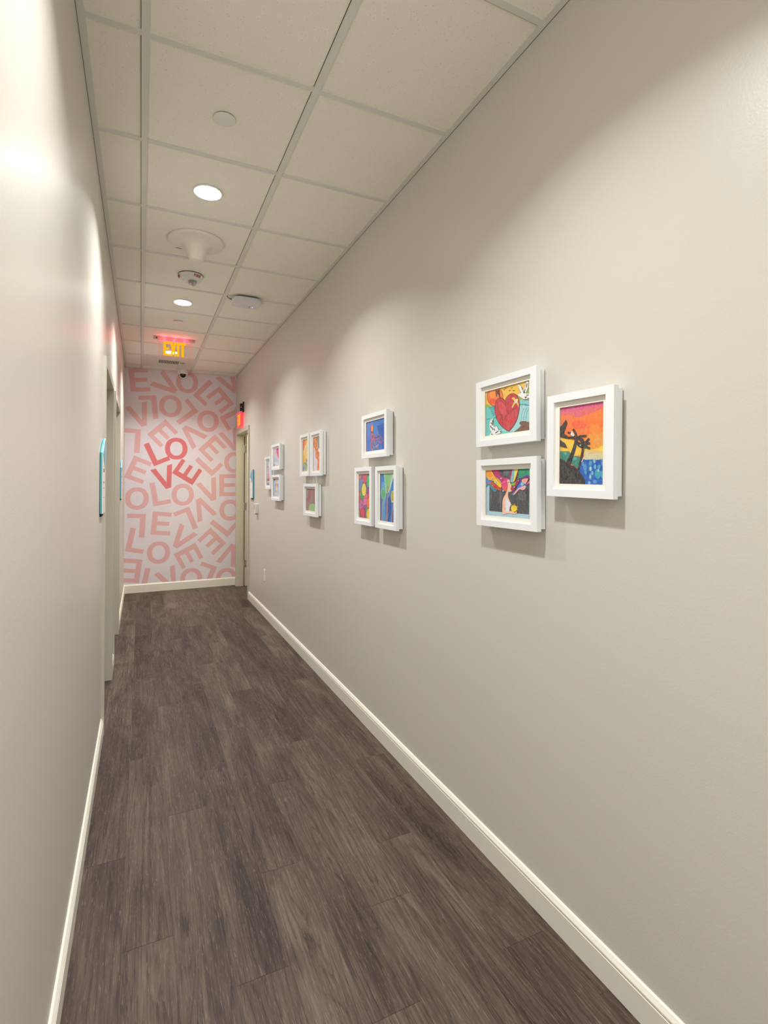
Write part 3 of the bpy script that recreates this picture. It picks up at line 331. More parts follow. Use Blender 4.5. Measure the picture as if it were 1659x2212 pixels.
'octopus':[[52,116,200,-44,1021,1051,1005,1030,-21,-41,-11],[80,125,205,3,995,422,993,357,808,132,461,16,283],[96,110,200,3,995,67,994,88,-3,0,5],[24,92,182,566,795,1020,851,1003,0,836,15,785,292],[60,130,200,354,715,565,777,676,533,470,513],[60,40,60,388,733,383,693,370,658,351,632,327,616,300,613,274,623,250,645,232,677,221,716,217,758,223,799,236,834,256,861,280,876,307,878,333,868,356,845,374,813,385,775],[242,118,52,377,749,372,712,361,680,345,655,325,641,304,638,282,647,263,667,248,696,239,731,236,769,241,807,252,839,268,864,288,878,310,880,331,871,350,851,365,822,374,787],[250,185,70,346,744,344,720,339,698,332,682,323,672,314,669,304,674,296,687,290,705,286,728,285,753,287,777,292,799,299,815,308,825,318,828,327,823,335,810,341,792,345,769],[215,84,62,259,559,322,617,381,562,427,472,406,354,315,345,259,399],[70,80,140,382,469,380,451,375,436,367,425,357,418,347,417,337,421,328,430,321,443,316,459,315,477,317,494,322,509,330,520,339,527,350,529,360,525,369,515,376,502,380,486],[45,40,42,400,493,439,462,496,418,558,393,609,413,648,450,675,465,701,448,732,411,762,372,789,342,811,314,822,287,818,257,804,225,792,203,817,196,828,218,843,251,847,286,834,317,811,348,784,378,755,416,720,457,674,482,628,462,588,426,555,409,512,430,459,471,420,502],[224,82,62,392,517,434,486,494,443,559,419,611,441,650,480,676,496,700,480,731,441,761,399,792,362,820,326,835,294,832,266,817,239,806,220,832,211,844,231,860,260,863,293,845,330,817,368,786,405,756,446,721,489,675,515,627,494,588,455,555,438,511,457,455,497,413,527],[224,82,62,403,393,433,383,477,369,526,359,580,357,636,359,675,360,669,377,631,376,576,374,526,376,483,385,441,398,412,408],[224,82,62,397,359,438,324,496,277,552,246,592,258,615,286,628,298,642,284,665,252,695,227,731,232,756,247,766,251,773,233,780,199,786,173,808,173,803,199,794,235,775,264,743,261,717,245,701,240,684,258,661,290,627,313,596,296,574,269,553,261,512,287,456,332,415,367],[240,110,60,291,360,279,336,262,300,250,259,245,212,246,161,254,114,270,70,294,29,331,9,367,33,392,78,405,129,401,189,387,256,376,303,343,303,354,256,368,191,372,133,359,86,337,45,328,30,322,38,302,73,287,114,280,159,279,209,283,254,295,292,311,327,323,351],[190,115,60,377,304,406,278,446,243,478,210,492,187,501,162,521,132,564,88,615,41,652,7,677,18,641,51,590,98,549,139,532,166,523,190,507,217,472,252,432,288,403,314],[45,40,42,365,301,370,269,378,223,394,184,420,160,453,144,490,134,534,133,580,137,612,141,606,152,575,148,531,144,492,145,460,153,432,167,410,188,396,224,388,268,384,301],[238,215,110,446,123,474,121,514,120,554,122,589,131,622,143,648,156,662,170,669,184,672,193,650,199,646,190,641,178,630,167,607,156,577,144,546,136,511,135,473,136,445,138],[45,40,42,307,328,300,294,291,245,288,197,295,153,307,110,316,81,331,81,322,111,310,153,303,196,307,243,315,291,322,325]],
'balloons':[[222,82,104,-157,1040,1162,1027,1162,-30,-157,-89],[238,130,60,-157,1040,138,1037,138,900,-157,884],[132,96,160,138,1037,358,1035,358,883,155,892],[80,120,160,704,1032,1162,1027,1162,946,912,960,720,948],[72,162,92,86,592,324,552,425,503,375,417,375,358,223,406,86,454],[228,112,160,391,528,688,557,688,307,391,274],[122,88,156,425,292,688,307,688,-18,524,-25,491,193],[72,162,92,688,282,784,219,655,114,752,-15,622,-20,622,197],[70,90,160,-157,137,59,136,189,55,223,-38,-157,-54],[236,180,60,-157,146,35,143,59,7,-157,-2],[45,40,42,375,747,367,708,346,671,311,639,265,614,212,598,155,592,97,597,43,612,-3,636,-39,668,-62,705,-70,745,-62,786,-39,823,-3,855,43,880,97,895,155,900,212,895,265,879,311,855,346,823,367,787],[102,132,182,358,747,351,709,331,674,299,644,257,620,208,605,155,599,102,604,52,618,9,641,-24,671,-45,707,-52,745,-45,784,-24,820,9,851,52,874,102,889,155,894,208,888,257,874,299,850,331,820,351,785],[45,40,42,853,689,867,654,869,621,861,593,842,570,813,555,777,549,736,551,692,563,649,583,610,609,576,641,552,675,538,711,535,744,544,773,564,795,593,810,630,816,672,813,715,801,758,781,797,754,829,723],[132,92,160,837,688,851,655,854,624,847,597,831,576,805,561,773,555,736,558,697,569,658,588,622,613,591,643,568,676,555,710,551,741,558,769,575,790,601,804,634,810,671,807,711,795,749,776,785,751,815,721],[45,40,42,1137,832,1129,796,1105,761,1067,732,1017,709,959,695,896,689,832,694,773,708,722,730,682,760,657,795,649,832,657,869,682,904,722,934,773,956,832,970,896,975,959,969,1017,955,1067,932,1105,902,1129,868],[82,182,102,1122,832,1114,797,1092,765,1056,737,1009,715,955,701,896,696,837,700,781,713,733,735,696,763,673,796,665,832,673,868,696,901,733,929,781,950,837,964,896,968,955,963,1009,949,1056,927,1092,899,1114,867],[45,40,42,655,644,648,605,627,569,593,537,549,512,497,496,441,490,385,495,333,509,288,533,253,564,231,600,223,640,231,680,253,717,288,749,333,773,385,789,441,794,497,789,549,774,593,750,627,719,648,683],[242,216,72,639,644,632,607,613,572,581,542,541,518,493,503,441,497,390,501,341,515,299,538,267,567,247,602,240,640,247,678,267,714,299,744,341,767,390,782,441,787,493,782,541,768,581,745,613,716,632,681],[45,40,42,1115,351,1108,314,1088,279,1054,248,1011,224,960,208,905,201,850,204,799,217,754,239,720,268,698,303,691,341,698,379,720,415,754,445,799,470,850,485,905,491,960,487,1011,473,1054,451,1088,422,1108,388],[242,122,46,1100,351,1093,315,1074,282,1043,252,1003,229,956,214,905,208,854,211,807,223,765,244,734,272,714,305,707,341,714,377,734,411,765,441,807,464,854,479,905,484,956,481,1003,468,1043,447,1074,419,1093,386],[45,40,42,401,283,394,246,373,212,340,181,296,158,245,142,189,135,133,138,81,150,36,172,2,200,-20,234,-28,271,-20,308,2,343,36,374,81,397,133,413,189,419,245,415,296,402,340,380,373,352,394,319],[208,104,162,385,282,378,247,359,215,328,186,287,163,240,148,189,142,138,145,90,157,48,177,17,204,-4,236,-10,271,-4,307,17,340,48,369,90,391,138,406,189,412,240,408,287,396,328,375,359,348,378,317],[45,40,42,550,119,543,86,523,54,490,26,446,4,396,-11,341,-18,286,-16,235,-5,191,14,157,39,135,70,128,104,135,138,157,170,191,198,235,221,286,235,341,241,396,238,446,227,490,208,523,182,543,152],[222,62,92,534,118,528,87,508,57,478,30,438,9,392,-5,341,-11,291,-9,243,1,203,19,171,43,152,72,145,104,152,137,171,167,203,194,243,215,291,229,341,234,392,232,438,221,478,203,508,178,528,150],[45,40,42,1069,109,1062,77,1042,46,1009,18,967,-3,918,-18,864,-25,810,-23,760,-12,717,6,683,31,662,61,655,94,662,127,683,158,717,186,760,207,810,222,864,228,918,225,967,214,1009,196,1042,171,1062,141],[240,202,60,1053,109,1047,78,1028,48,998,22,959,2,913,-12,864,-18,815,-16,768,-6,728,11,697,35,678,63,671,94,678,126,697,156,728,182,768,202,815,215,864,221,913,219,959,208,998,191,1028,167,1047,139],[110,90,190,318,289,315,278,306,269,293,261,276,255,257,253,238,254,221,259,208,266,199,275,196,286,199,296,208,306,221,314,238,319,257,321,276,320,293,316,306,308,315,299],[45,40,42,-17,436,1006,462,1006,464,-17,439]],
'flowers':[[50,124,200,-79,1028,1077,1021,1068,-14,-79,-26],[96,166,216,62,792,108,823,170,831,228,823,279,798,326,757,365,715,400,683,427,650,432,601,405,525,357,433,310,331,273,209,238,77,200,-16,146,-61,90,-68,61,-21,89,118,145,310,173,460,139,516,77,530,34,559,25,634,36,725],[30,84,160,580,564,621,618,671,608,712,565,741,486,762,374,762,266,731,163,679,63,630,-8,587,-50,546,-63,524,-12,528,158,549,393],[90,160,225,739,822,783,858,824,885,844,881,835,830,806,749,765,671,703,595,629,521,579,488,569,523,582,598,607,670,644,726,693,779],[60,100,200,871,941,1077,992,1074,642,921,671],[80,150,215,200,214,364,333,363,-18,172,-25],[60,90,180,814,192,1071,347,1068,-14,813,-23],[215,232,200,325,1023,521,1039,779,1038,949,1016,960,962,890,887,813,814,752,745,685,679,620,629,559,598,500,584,446,593,394,635,346,701,311,761,293,805,288,844,289,885,274,935,266,987],[126,197,130,366,1023,526,1038,734,1038,871,1017,878,965,818,892,753,822,702,757,647,695,593,647,542,617,491,602,446,608,405,646,370,705,343,761,329,804,323,843,325,884,316,935,314,987],[170,205,170,714,943,871,994,739,814,607,716],[150,205,215,394,577,386,541,360,507,320,481,270,463,214,456,158,461,107,478,66,504,40,537,31,574,40,612,66,645,107,672,158,689,214,696,270,690,321,673,360,647,386,614],[90,182,112,356,577,349,544,328,514,296,490,254,474,209,468,162,473,121,487,88,511,66,541,59,575,66,608,88,639,121,663,163,678,209,684,255,679,296,664,329,640,349,610],[225,225,130,1032,524,1025,485,1004,450,972,422,932,404,888,397,843,402,803,419,770,447,750,481,743,520,750,559,771,595,804,623,845,641,889,647,934,642,974,624,1005,597,1025,562],[200,182,52,1017,531,1011,498,993,467,966,443,931,427,893,421,855,426,820,441,793,464,775,495,769,528,775,562,793,592,821,617,856,632,894,638,933,633,967,618,994,594,1011,564],[205,130,110,159,453,151,444,148,431,144,415,137,399,130,380,123,360,116,339,109,316,103,289,98,258,93,224,88,187,84,148,79,108,76,70,70,37,65,7,67,-13,82,-22,105,-21,122,-11,129,9,130,39,131,72,135,109,139,149,144,188,148,224,153,259,159,289,165,316,171,339,178,360,185,380,192,398,199,415,207,430,214,443,214,452,199,456,177,456],[208,128,105,514,746,502,678,485,581,470,487,460,410,453,337,442,259,424,160,403,57,387,-16,457,-15,472,58,493,161,512,259,522,338,530,411,539,487,554,581,571,677,583,746],[210,150,130,893,374,886,363,882,346,877,328,870,308,863,285,855,262,848,240,840,217,832,193,824,169,816,144,808,118,800,91,791,63,783,39,775,16,767,-4,766,-17,776,-23,793,-23,807,-17,815,-3,819,17,825,39,832,64,841,91,849,118,857,144,865,169,873,194,881,217,889,240,896,262,904,285,911,308,918,328,926,346,933,362,934,373,923,378,907,378],[190,215,230,505,33,586,186,570,186,490,33],[190,215,230,207,437,166,329,179,329,221,437],[110,90,40,827,604,826,602,824,600,822,599,818,598,815,598,811,599,809,600,807,602,806,603,807,605,809,607,811,608,815,609,818,609,822,608,824,607,826,605],[110,90,40,923,593,922,591,920,590,917,589,914,588,910,588,907,588,905,590,903,591,902,593,903,595,905,596,907,598,910,598,914,598,917,598,920,596,922,595],[110,90,40,858,581,857,580,855,578,853,577,849,576,846,576,842,577,840,578,838,580,837,581,838,583,840,585,842,586,846,586,849,586,853,586,855,585,857,583],[110,90,40,953,571,952,569,951,568,948,566,945,566,941,566,938,566,935,568,933,569,933,571,933,573,935,574,938,575,941,576,945,576,948,576,951,574,952,573],[110,90,40,889,559,888,558,886,556,884,555,880,554,876,554,873,555,871,556,869,557,868,559,869,561,871,562,873,564,877,564,880,564,884,564,886,563,888,561],[110,90,40,984,549,983,547,981,546,979,544,975,544,972,544,968,544,966,546,964,547,963,549,964,551,966,552,968,553,972,554,975,554,979,553,981,552,983,551],[110,90,40,920,537,919,536,917,534,914,533,911,532,907,532,904,533,902,534,900,535,899,537,900,539,902,540,904,542,907,542,911,542,914,542,917,541,919,539],[110,90,40,855,525,854,524,852,522,850,521,846,520,843,520,839,521,837,522,835,523,834,525,835,527,837,528,839,530,843,530,847,530,850,530,852,529,854,527],[110,90,40,950,515,949,514,948,512,945,511,942,510,938,510,935,511,932,512,930,513,930,515,930,517,932,518,935,520,938,520,942,520,945,520,948,519,949,517],[110,90,40,886,503,885,502,883,500,881,499,877,498,874,498,870,499,868,500,866,501,865,503,866,505,868,506,870,508,874,508,877,508,881,508,883,507,885,505],[110,90,40,981,493,980,492,978,490,976,489,972,488,969,488,965,489,963,490,961,491,960,493,961,495,963,496,965,498,969,498,973,498,976,498,978,497,980,495],[110,90,40,917,481,916,480,914,478,911,477,908,476,904,476,901,477,899,478,897,479,896,481,897,483,899,484,901,486,904,486,908,486,911,486,914,485,916,483],[110,90,40,852,469,851,468,849,466,847,465,844,464,840,464,836,464,834,466,832,467,831,469,832,471,834,472,836,474,840,474,844,474,847,474,849,473,851,471],[110,90,40,947,459,946,458,945,456,942,455,939,454,935,454,932,455,929,456,927,457,927,459,927,461,929,462,932,464,935,464,939,464,942,464,945,463,947,461]],
'yellow':[[242,204,74,-296,1052,1214,1038,1168,-39,-201,-19],[226,112,52,-157,1030,-5,1066,207,1054,358,1026,392,984,367,925,332,869,312,821,283,775,226,732,117,673,-20,617,-122,618,-178,731,-198,903],[240,150,60,298,980,563,1002,532,784,233,639],[92,172,212,1219,883,1259,803,1261,688,1228,609,1148,597,1034,619,929,648,842,674,766,706,726,739,738,772,786,806,860,834,977,866,1117,893],[246,218,142,769,592,760,522,729,459,679,411,613,380,539,371,463,384,393,418,336,470,296,535,279,606,287,678,317,742,369,792,436,822,512,831,588,817,659,782,715,729,753,663],[246,180,120,434,665,417,654,410,636,401,617,386,595,370,572,356,548,345,526,336,504,332,482,334,462,340,442,348,422,359,403,373,384,385,366,391,351,397,337,412,328,451,323,500,323,533,327,535,336,521,350,506,366,494,383,481,402,470,421,462,440,456,459,454,479,459,500,468,521,479,543,492,566,508,589,523,610,541,629,557,646,556,658,524,665,474,668],[230,190,50,-122,618,149,579,211,333,-95,295],[160,186,140,-225,252,-69,277,157,274,390,269,638,282,893,293,1072,269,1172,177,1198,51,1085,-37,714,-65,191,-56,-201,-19,-330,61,-313,170],[110,120,90,254,263,270,258,307,252,349,245,391,237,437,229,482,220,524,212,565,204,604,197,640,190,674,183,706,177,739,171,770,165,799,159,821,154,839,149,862,147,897,150,935,156,956,162,948,166,922,170,894,174,865,180,834,186,802,192,769,198,736,205,700,211,661,219,620,227,578,235,533,243,488,252,446,260,412,268,382,275,351,278,312,276,272,270],[90,130,200,194,86,191,66,179,47,159,33,133,24,103,21,73,24,46,34,23,50,8,68,1,89,5,110,17,129,37,143,63,152,93,155,123,151,150,141,173,126,188,107],[90,140,205,800,320,795,305,780,292,756,282,725,276,691,275,656,278,625,285,600,296,583,310,576,325,581,340,596,353,620,363,651,369,686,370,720,367,752,360,777,349,793,335],[120,180,130,623,116,616,98,596,82,562,69,520,61,472,59,424,63,381,72,345,86,322,103,313,121,319,140,340,156,374,168,417,176,465,178,513,174,557,165,592,151,614,134],[150,130,190,920,111,917,97,906,85,890,76,869,70,846,68,822,70,801,77,784,87,772,100,768,113,771,127,781,139,797,148,818,154,842,156,865,153,887,147,904,137,915,124],[200,180,110,915,23,908,14,884,6,847,1,800,-3,748,-4,696,-1,648,3,610,11,586,19,577,28,585,37,608,45,646,51,693,54,745,55,798,53,845,48,882,41,907,32],[150,150,130,189,167,389,30,456,32,257,168]],
'giraffe':[[230,222,230,-180,1073,1155,1028,1195,-46,-156,-44],[232,126,62,-179,1029,1,1057,268,1051,469,1016,531,937,532,828,551,730,626,665,718,611,800,539,863,427,916,297,957,182,1004,88,1040,9,1016,-46,873,-75,667,-79,522,-45,518,56,578,194,602,301,542,334,446,337,360,362,308,440,267,540,216,625,143,670,59,700,-17,748,-107,840,-189,951],[126,166,126,527,1042,714,1071,978,1063,1155,1028,1166,957,1095,859,1023,770,981,699,940,638,885,607,802,614,705,651,626,713,553,819,499,949],[170,200,160,690,1006,785,1002,734,780],[245,243,240,592,615,884,621,778,539,704,555],[240,185,80,201,927,198,919,191,912,181,906,167,902,150,899,133,898,116,900,98,904,84,909,73,916,66,925,63,933,66,941,73,948,83,954,97,958,114,961,131,962,149,960,166,956,180,950,191,944,198,935],[240,185,80,391,863,389,855,382,848,372,842,358,837,341,835,324,834,307,836,290,840,276,845,266,852,258,860,255,868,258,876,265,883,275,889,289,894,306,896,323,897,340,895,357,891,371,886,381,879,388,871],[240,185,80,319,766,316,758,309,750,299,744,285,740,268,737,251,736,234,738,217,742,203,747,192,754,185,762,182,770,184,778,191,786,202,792,215,796,233,799,250,799,267,798,284,794,298,789,309,782,316,774],[240,185,80,494,674,491,667,485,659,475,653,461,649,444,646,427,645,410,647,393,650,379,656,369,662,362,670,359,678,361,686,368,694,378,700,392,704,409,707,425,708,442,706,459,702,473,697,484,691,491,682],[240,185,80,437,562,435,554,428,546,418,540,404,535,387,533,370,532,353,533,336,537,322,542,312,549,304,557,301,565,304,573,311,581,321,587,335,591,352,594,369,595,386,593,403,590,417,585,427,578,434,570],[240,185,80,553,445,550,437,544,429,534,423,520,418,503,415,486,414,469,416,452,420,438,425,428,431,421,439,418,447,420,455,427,463,437,469,451,474,468,477,485,478,501,476,518,472,532,467,543,461,550,453],[240,185,80,776,383,774,375,767,368,757,361,744,357,727,354,711,353,694,355,677,358,664,363,654,370,646,378,643,386,646,394,653,401,662,408,676,412,692,415,709,416,726,414,742,411,756,406,766,399,773,391],[240,185,80,744,241,742,234,735,226,725,219,712,215,695,212,679,211,662,212,645,216,631,220,621,227,614,235,611,243,613,251,620,259,630,265,643,270,660,273,677,274,693,272,710,269,724,264,734,257,741,249],[240,185,80,894,140,891,132,885,124,875,118,862,113,845,110,829,109,812,111,796,114,782,119,772,125,765,133,762,141,764,149,771,157,781,163,794,168,810,171,827,172,843,171,860,167,874,162,884,156,891,148],[240,185,80,787,41,785,33,778,25,769,19,755,14,739,11,722,9,705,11,688,14,675,19,664,25,657,33,654,41,657,49,663,57,673,64,687,68,703,72,720,73,737,71,753,68,767,63,777,57,784,49],[240,185,80,351,964,348,956,342,949,332,943,318,939,301,936,284,935,267,937,250,941,235,947,225,953,218,962,215,970,217,977,224,985,234,991,248,995,265,998,282,998,299,996,316,992,330,987,341,980,348,972]],
'mound':[[140,138,135,-110,1033,1100,1049,1112,-49,-111,-100],[166,102,102,190,1037,279,1087,394,1090,473,1041,493,910,479,727,444,569,383,464,301,385,219,333,138,312,57,319,0,347,-22,408,-20,490,0,554,44,568,105,565,153,605,165,737,164,911],[166,100,102,796,1045,897,1097,1015,1127,1100,1049,1131,762,1130,365,1111,84,1074,34,1019,105,957,187,890,249,817,323,749,401,685,480,626,563,591,641,592,712,618,778,653,844,688,918,733,993],[150,120,118,797,913,899,937,877,583,773,669],[172,128,126,-111,343,300,360,301,-75,-111,-100],[150,202,126,301,-75,252,8,277,128,317,224,348,268,393,288,461,303,570,323,701,337,802,331,848,298,865,245,880,183,927,108,970,25,939,-37,757,-75,495,-94],[120,90,80,33,325,88,4,132,8,77,328],[150,90,95,303,994,278,564,321,565,346,994]],
'boots':[[166,206,216,-214,1037,1259,1017,1259,-27,-214,-28],[225,208,218,1052,775,1032,739,973,708,881,683,764,668,635,663,505,670,387,688,294,714,234,748,213,784,234,820,294,852,387,876,505,892,635,896,764,888,881,871,973,844,1032,811],[216,166,202,266,687,453,719,702,713,896,702,985,704,1019,702,1031,666,1035,569,1017,440,969,340,881,299,763,288,635,287,483,283,322,289,213,330,173,439,187,582],[205,95,110,21,765,51,771,99,772,160,771,243,765,339,757,403,748,424,738,413,727,372,720,276,718,149,719,53,724,15,736,9,753],[196,82,86,-160,263,-79,268,38,263,160,261,283,266,413,273,530,288,619,315,697,349,792,375,935,394,1094,404,1207,387,1287,319,1322,224,1207,156,807,138,250,147,-160,166,-276,195,-236,234],[235,225,228,-160,166,1207,156,1207,111,-160,111],[126,146,192,-160,111,1207,111,1207,-27,-160,-28],[230,230,235,53,551,266,536,213,344,53,331],[205,110,140,803,547,646,411,729,409,885,544]],
'leap':[[216,202,216,-196,1134,1127,1056,1103,-110,-113,-38],[192,178,196,220,951,212,436,272,431,282,946],[192,178,196,47,943,75,427,111,424,84,940],[176,196,222,-146,423,77,468,391,461,632,434,713,389,720,326,753,277,868,271,1009,280,1110,250,1180,137,1209,-12,1103,-110,743,-131,249,-105,-113,-38,-241,101,-239,285],[206,221,236,17,197,694,243,784,26,348,2],[216,92,142,438,956,452,984,481,991,530,992,613,1002,717,1005,812,971,887,875,953,743,1008,619,1064,504,1111,397,1112,329,1038,319,919,348,813,391,742,447,685,519,630,586,572,639,516,687,474,742,448,815,436,895],[180,60,100,692,460,1053,413,1051,294],[245,150,90,560,1055,1127,1045,1125,969,624,996],[110,60,160,625,921,622,904,614,890,600,879,583,873,564,872,545,876,527,885,513,898,504,913,501,930,503,946,512,961,525,972,543,978,562,979,581,975,599,966,613,953,622,937],[190,150,180,-8,123,168,109,348,2,0,0],[130,120,180,760,314,907,53,953,52,806,314]],
'rabbit':[[156,196,226,-117,1041,1104,1035,1103,-49,-103,-49],[142,60,80,-117,1041,495,998,118,900,-115,870],[226,216,202,473,759,469,710,456,665,436,630,410,608,382,600,353,608,327,631,306,666,293,710,288,759,292,809,305,853,325,888,351,911,379,919,408,911,434,888,455,853,469,808],[226,216,202,734,758,730,703,717,653,696,614,671,589,642,580,614,589,588,614,567,654,554,703,549,759,553,814,566,864,586,903,612,929,641,938,669,929,695,903,716,863,729,813],[190,120,100,480,640,476,603,465,570,447,544,425,527,400,521,375,527,352,544,334,570,322,603,318,640,321,677,333,710,350,736,373,753,398,759,423,753,446,736,464,710,476,676],[190,120,100,769,629,766,592,756,559,741,533,722,516,700,511,679,516,659,533,644,560,634,593,630,629,634,666,643,699,659,726,678,742,699,748,721,742,740,725,756,699,766,666],[228,218,200,700,441,692,368,668,303,630,250,582,217,529,206,475,217,427,251,388,303,363,369,354,442,362,515,386,582,424,634,472,668,526,679,580,667,628,634,667,581,692,515],[235,228,215,420,147,416,117,406,89,389,68,368,54,345,49,322,54,301,68,284,89,274,117,270,147,273,177,283,205,300,226,321,240,344,245,367,240,388,226,405,204,416,177],[235,228,215,661,127,658,91,647,58,631,32,610,16,587,10,564,16,543,32,526,58,516,91,512,127,515,164,526,196,542,222,563,239,586,245,609,239,630,222,647,196,658,163],[200,170,140,534,284,530,260,517,238,496,221,471,209,442,206,414,210,388,221,367,238,354,260,349,284,354,309,367,331,387,348,413,359,441,363,470,359,496,348,516,330,529,308]],
}

# ================================================================ SETTING
WT = 0.125                                           # wall thickness
OP = 2.134                                           # door opening height
D1, D2, D3 = (3.435, 4.322), (4.70, 5.607), (6.65, 7.518)
# ---- floor: planks laid along the corridor
cols = [-0.33, -0.196, -0.045, 0.106, 0.257, 0.41, 0.565, 0.717, 0.87, 1.02, 1.18, 1.332, 1.484, 1.636, 1.79, 1.94, 2.09, 2.24, 2.40, 2.56, 2.72, 2.9]
joints = {1: 2.254, 2: 1.803, 3: 2.454, 4: 2.762, 5: 1.948, 6: 1.285, 7: 1.639, 8: 1.916, 9: 1.316, 10: 1.085}
fb = MB(); PL = 1.218
fb.face([(-0.33, T0, -0.0012), (2.9, T0, -0.0012), (2.9, 8.2, -0.0012), (-0.33, 8.2, -0.0012)], 'groove', (0, 0, 0, 1))
for i in range(len(cols)-1):
    j0 = joints.get(i, random.uniform(0.2, 1.4)); t = j0-PL*5
    lo = T0 if i <= 10 else 6.5
    hi = TE if i < 10 else 8.2
    while t < hi:
        a, b = max(t, lo), min(t+PL, hi)
        if b-a > 0.02:
            pid = (random.random(), random.random(), random.random(), 1); g = 0.0005
            fb.face([(cols[i]+g, a+g, 0), (cols[i+1]-g, a+g, 0), (cols[i+1]-g, b-g, 0), (cols[i]+g, b-g, 0)], 'floor', pid)
        t += PL
tag(fb.build('floor', color='pid', fixn=False), 'dark brown wood-look vinyl plank floor of the corridor', 'floor', kind='structure')
# ---- walls
w = MB()
w.box((SL-WT, T0, 0), (SL, D1[0], CE+0.05), 'wall'); w.box((SL-WT, D1[1], 0), (SL, D2[0], CE+0.05), 'wall')
w.box((SL-WT, D2[1], 0), (SL, TE+0.1, CE+0.05), 'wall')
for d in (D1, D2): w.box((SL-WT, d[0], OP), (SL, d[1], CE+0.05), 'wall')
tag(w.build('wall_left'), 'greige painted corridor wall with two recessed doors', 'wall', kind='structure')
w = MB()
w.box((SR, T0, 0), (SR+WT, D3[0], CE+0.05), 'wall'); w.box((SR, D3[1], 0), (SR+WT, TE+0.1, CE+0.05), 'wall'); w.box((SR, D3[0], OP), (SR+WT, D3[1], CE+0.05), 'wall')
tag(w.build('wall_right'), 'long greige painted wall carrying the framed pictures', 'wall', kind='structure')
w = MB(); w.box((SL, TE+0.002, 0), (SR, TE+0.1, CE+0.05), 'wall')
tag(w.build('wall_end'), 'wall closing the far end of the corridor behind the mural', 'wall', kind='structure')
w = MB(); w.box((SR+WT, 8.1, 0), (2.9, 8.2, CE+0.05), 'wall_room'); w.box((2.8, 6.5, 0), (2.9, 8.1, CE+0.05), 'wall_room'); w.box((SR+WT, 6.4, 0), (2.9, 6.5, CE+0.05), 'wall_room')
tag(w.build('wall_side_room'), 'cream walls of the lit room behind the open door', 'wall', kind='structure')
# ---- ceiling boards and grid
rows = [1.9423+0.6096*k for k in range(-9, 10)]
seams = [SL, 0.005, 0.6155, SR]
c = MB(); zt = CE+0.007
ys = [T0]+[r for r in rows if r > T0]+[TE]
for i in range(3):
    for a, b in zip(ys, ys[1:]):
        if i == 1 and abs(a-6.8191) < 0.01: continue
        c.box((seams[i], a, zt), (seams[i+1], b, zt+0.015), 'tile')
        # chipped board edge beside the near grid bar
        if i < 3: c.box((seams[i]+0.014, a+0.0125, zt-0.003), (seams[i+1]-0.014, a+0.0165, zt), 'tile_edge')
for x in (0.005-0.0133, 0.6155-0.0133): c.box((x-0.0018, T0, zt-0.001), (x, TE, zt), 'dark')  # shadow line beside each main bar, put in as a dark strip
c.box((SR-0.0014, T0, CE-0.0004), (SR, TE, CE+0.0004), 'dark'); c.box((SL, T0, CE-0.0004), (SL+0.0014, TE, CE+0.0004), 'dark')  # thin dark strips painted in as the shadow line along both walls
c.box((SR+WT, 6.4, CE), (2.9, 8.2, CE+0.02), 'tile')
c.box((SL, T0, zt+0.02), (SR, TE, zt+0.03), 'tile')
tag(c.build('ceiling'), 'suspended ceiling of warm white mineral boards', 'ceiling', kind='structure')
g = MB()
for y in rows:
    if y > T0: g.box((SL, y-0.012, CE+0.0005), (SR, y+0.012, zt+0.002), 'tee')
for x in (0.005, 0.6155): g.box((x-0.0133, T0, CE), (x+0.0133, TE, zt+0.003), 'tee')
g.box((SL, T0, CE+0.0002), (SL+0.0245, TE, zt+0.002), 'tee'); g.box((SR-0.0255, T0, CE+0.0002), (SR, TE, zt+0.002), 'tee')
g.box((SL, TE-0.022, CE+0.0003), (SR, TE, zt+0.002), 'tee')
tag(g.build('trim_1'), 'pale metal grid bars holding the ceiling boards', 'ceiling grid', kind='structure')
# ---- baseboards
prof = [(0, 0), (0.014, 0), (0.014, 0.076), (0.0105, 0.0775), (0.0105, 0.0795), (0.0135, 0.081), (0.0135, 0.0865), (0.010, 0.092), (0.006, 0.0985), (0.0, 0.101)]
FL = lambda p, d, z: (SL+d, p, z)
FR = lambda p, d, z: (SR-d, p, z)
FE = lambda p, d, z: (p, TE-d, z)
b = MB(); b.sweep(prof, T0, D1[0]-0.05, FL, 'trim'); b.sweep(prof, D1[1]+0.05, D2[0]-0.05, FL, 'trim'); b.sweep(prof, D2[1]+0.05, TE, FL, 'trim')
tag(b.build('baseboard_left'), 'off-white baseboard along the left wall', 'baseboard', kind='structure')
b = MB(); b.sweep(prof, T0, D3[0]-0.052, FR, 'trim'); b.sweep(prof, D3[1]+0.052, TE, FR, 'trim')
tag(b.build('baseboard_right'), 'off-white baseboard along the right wall under the pictures', 'baseboard', kind='structure')
b = MB(); b.sweep([(d, z*1.12) for d, z in prof], SL, SR, FE, 'trim')
tag(b.build('baseboard_end'), 'off-white baseboard under the love mural', 'baseboard', kind='structure')
b = MB(); b.sweep(prof, SR+WT, 2.8, lambda p, d, z: (p, 8.1-d, z), 'trim'); b.sweep(prof, 6.5, 8.1, lambda p, d, z: (2.8-d, p, z), 'trim')
tag(b.build('baseboard_side_room'), 'white baseboard in the side room', 'baseboard', kind='structure')
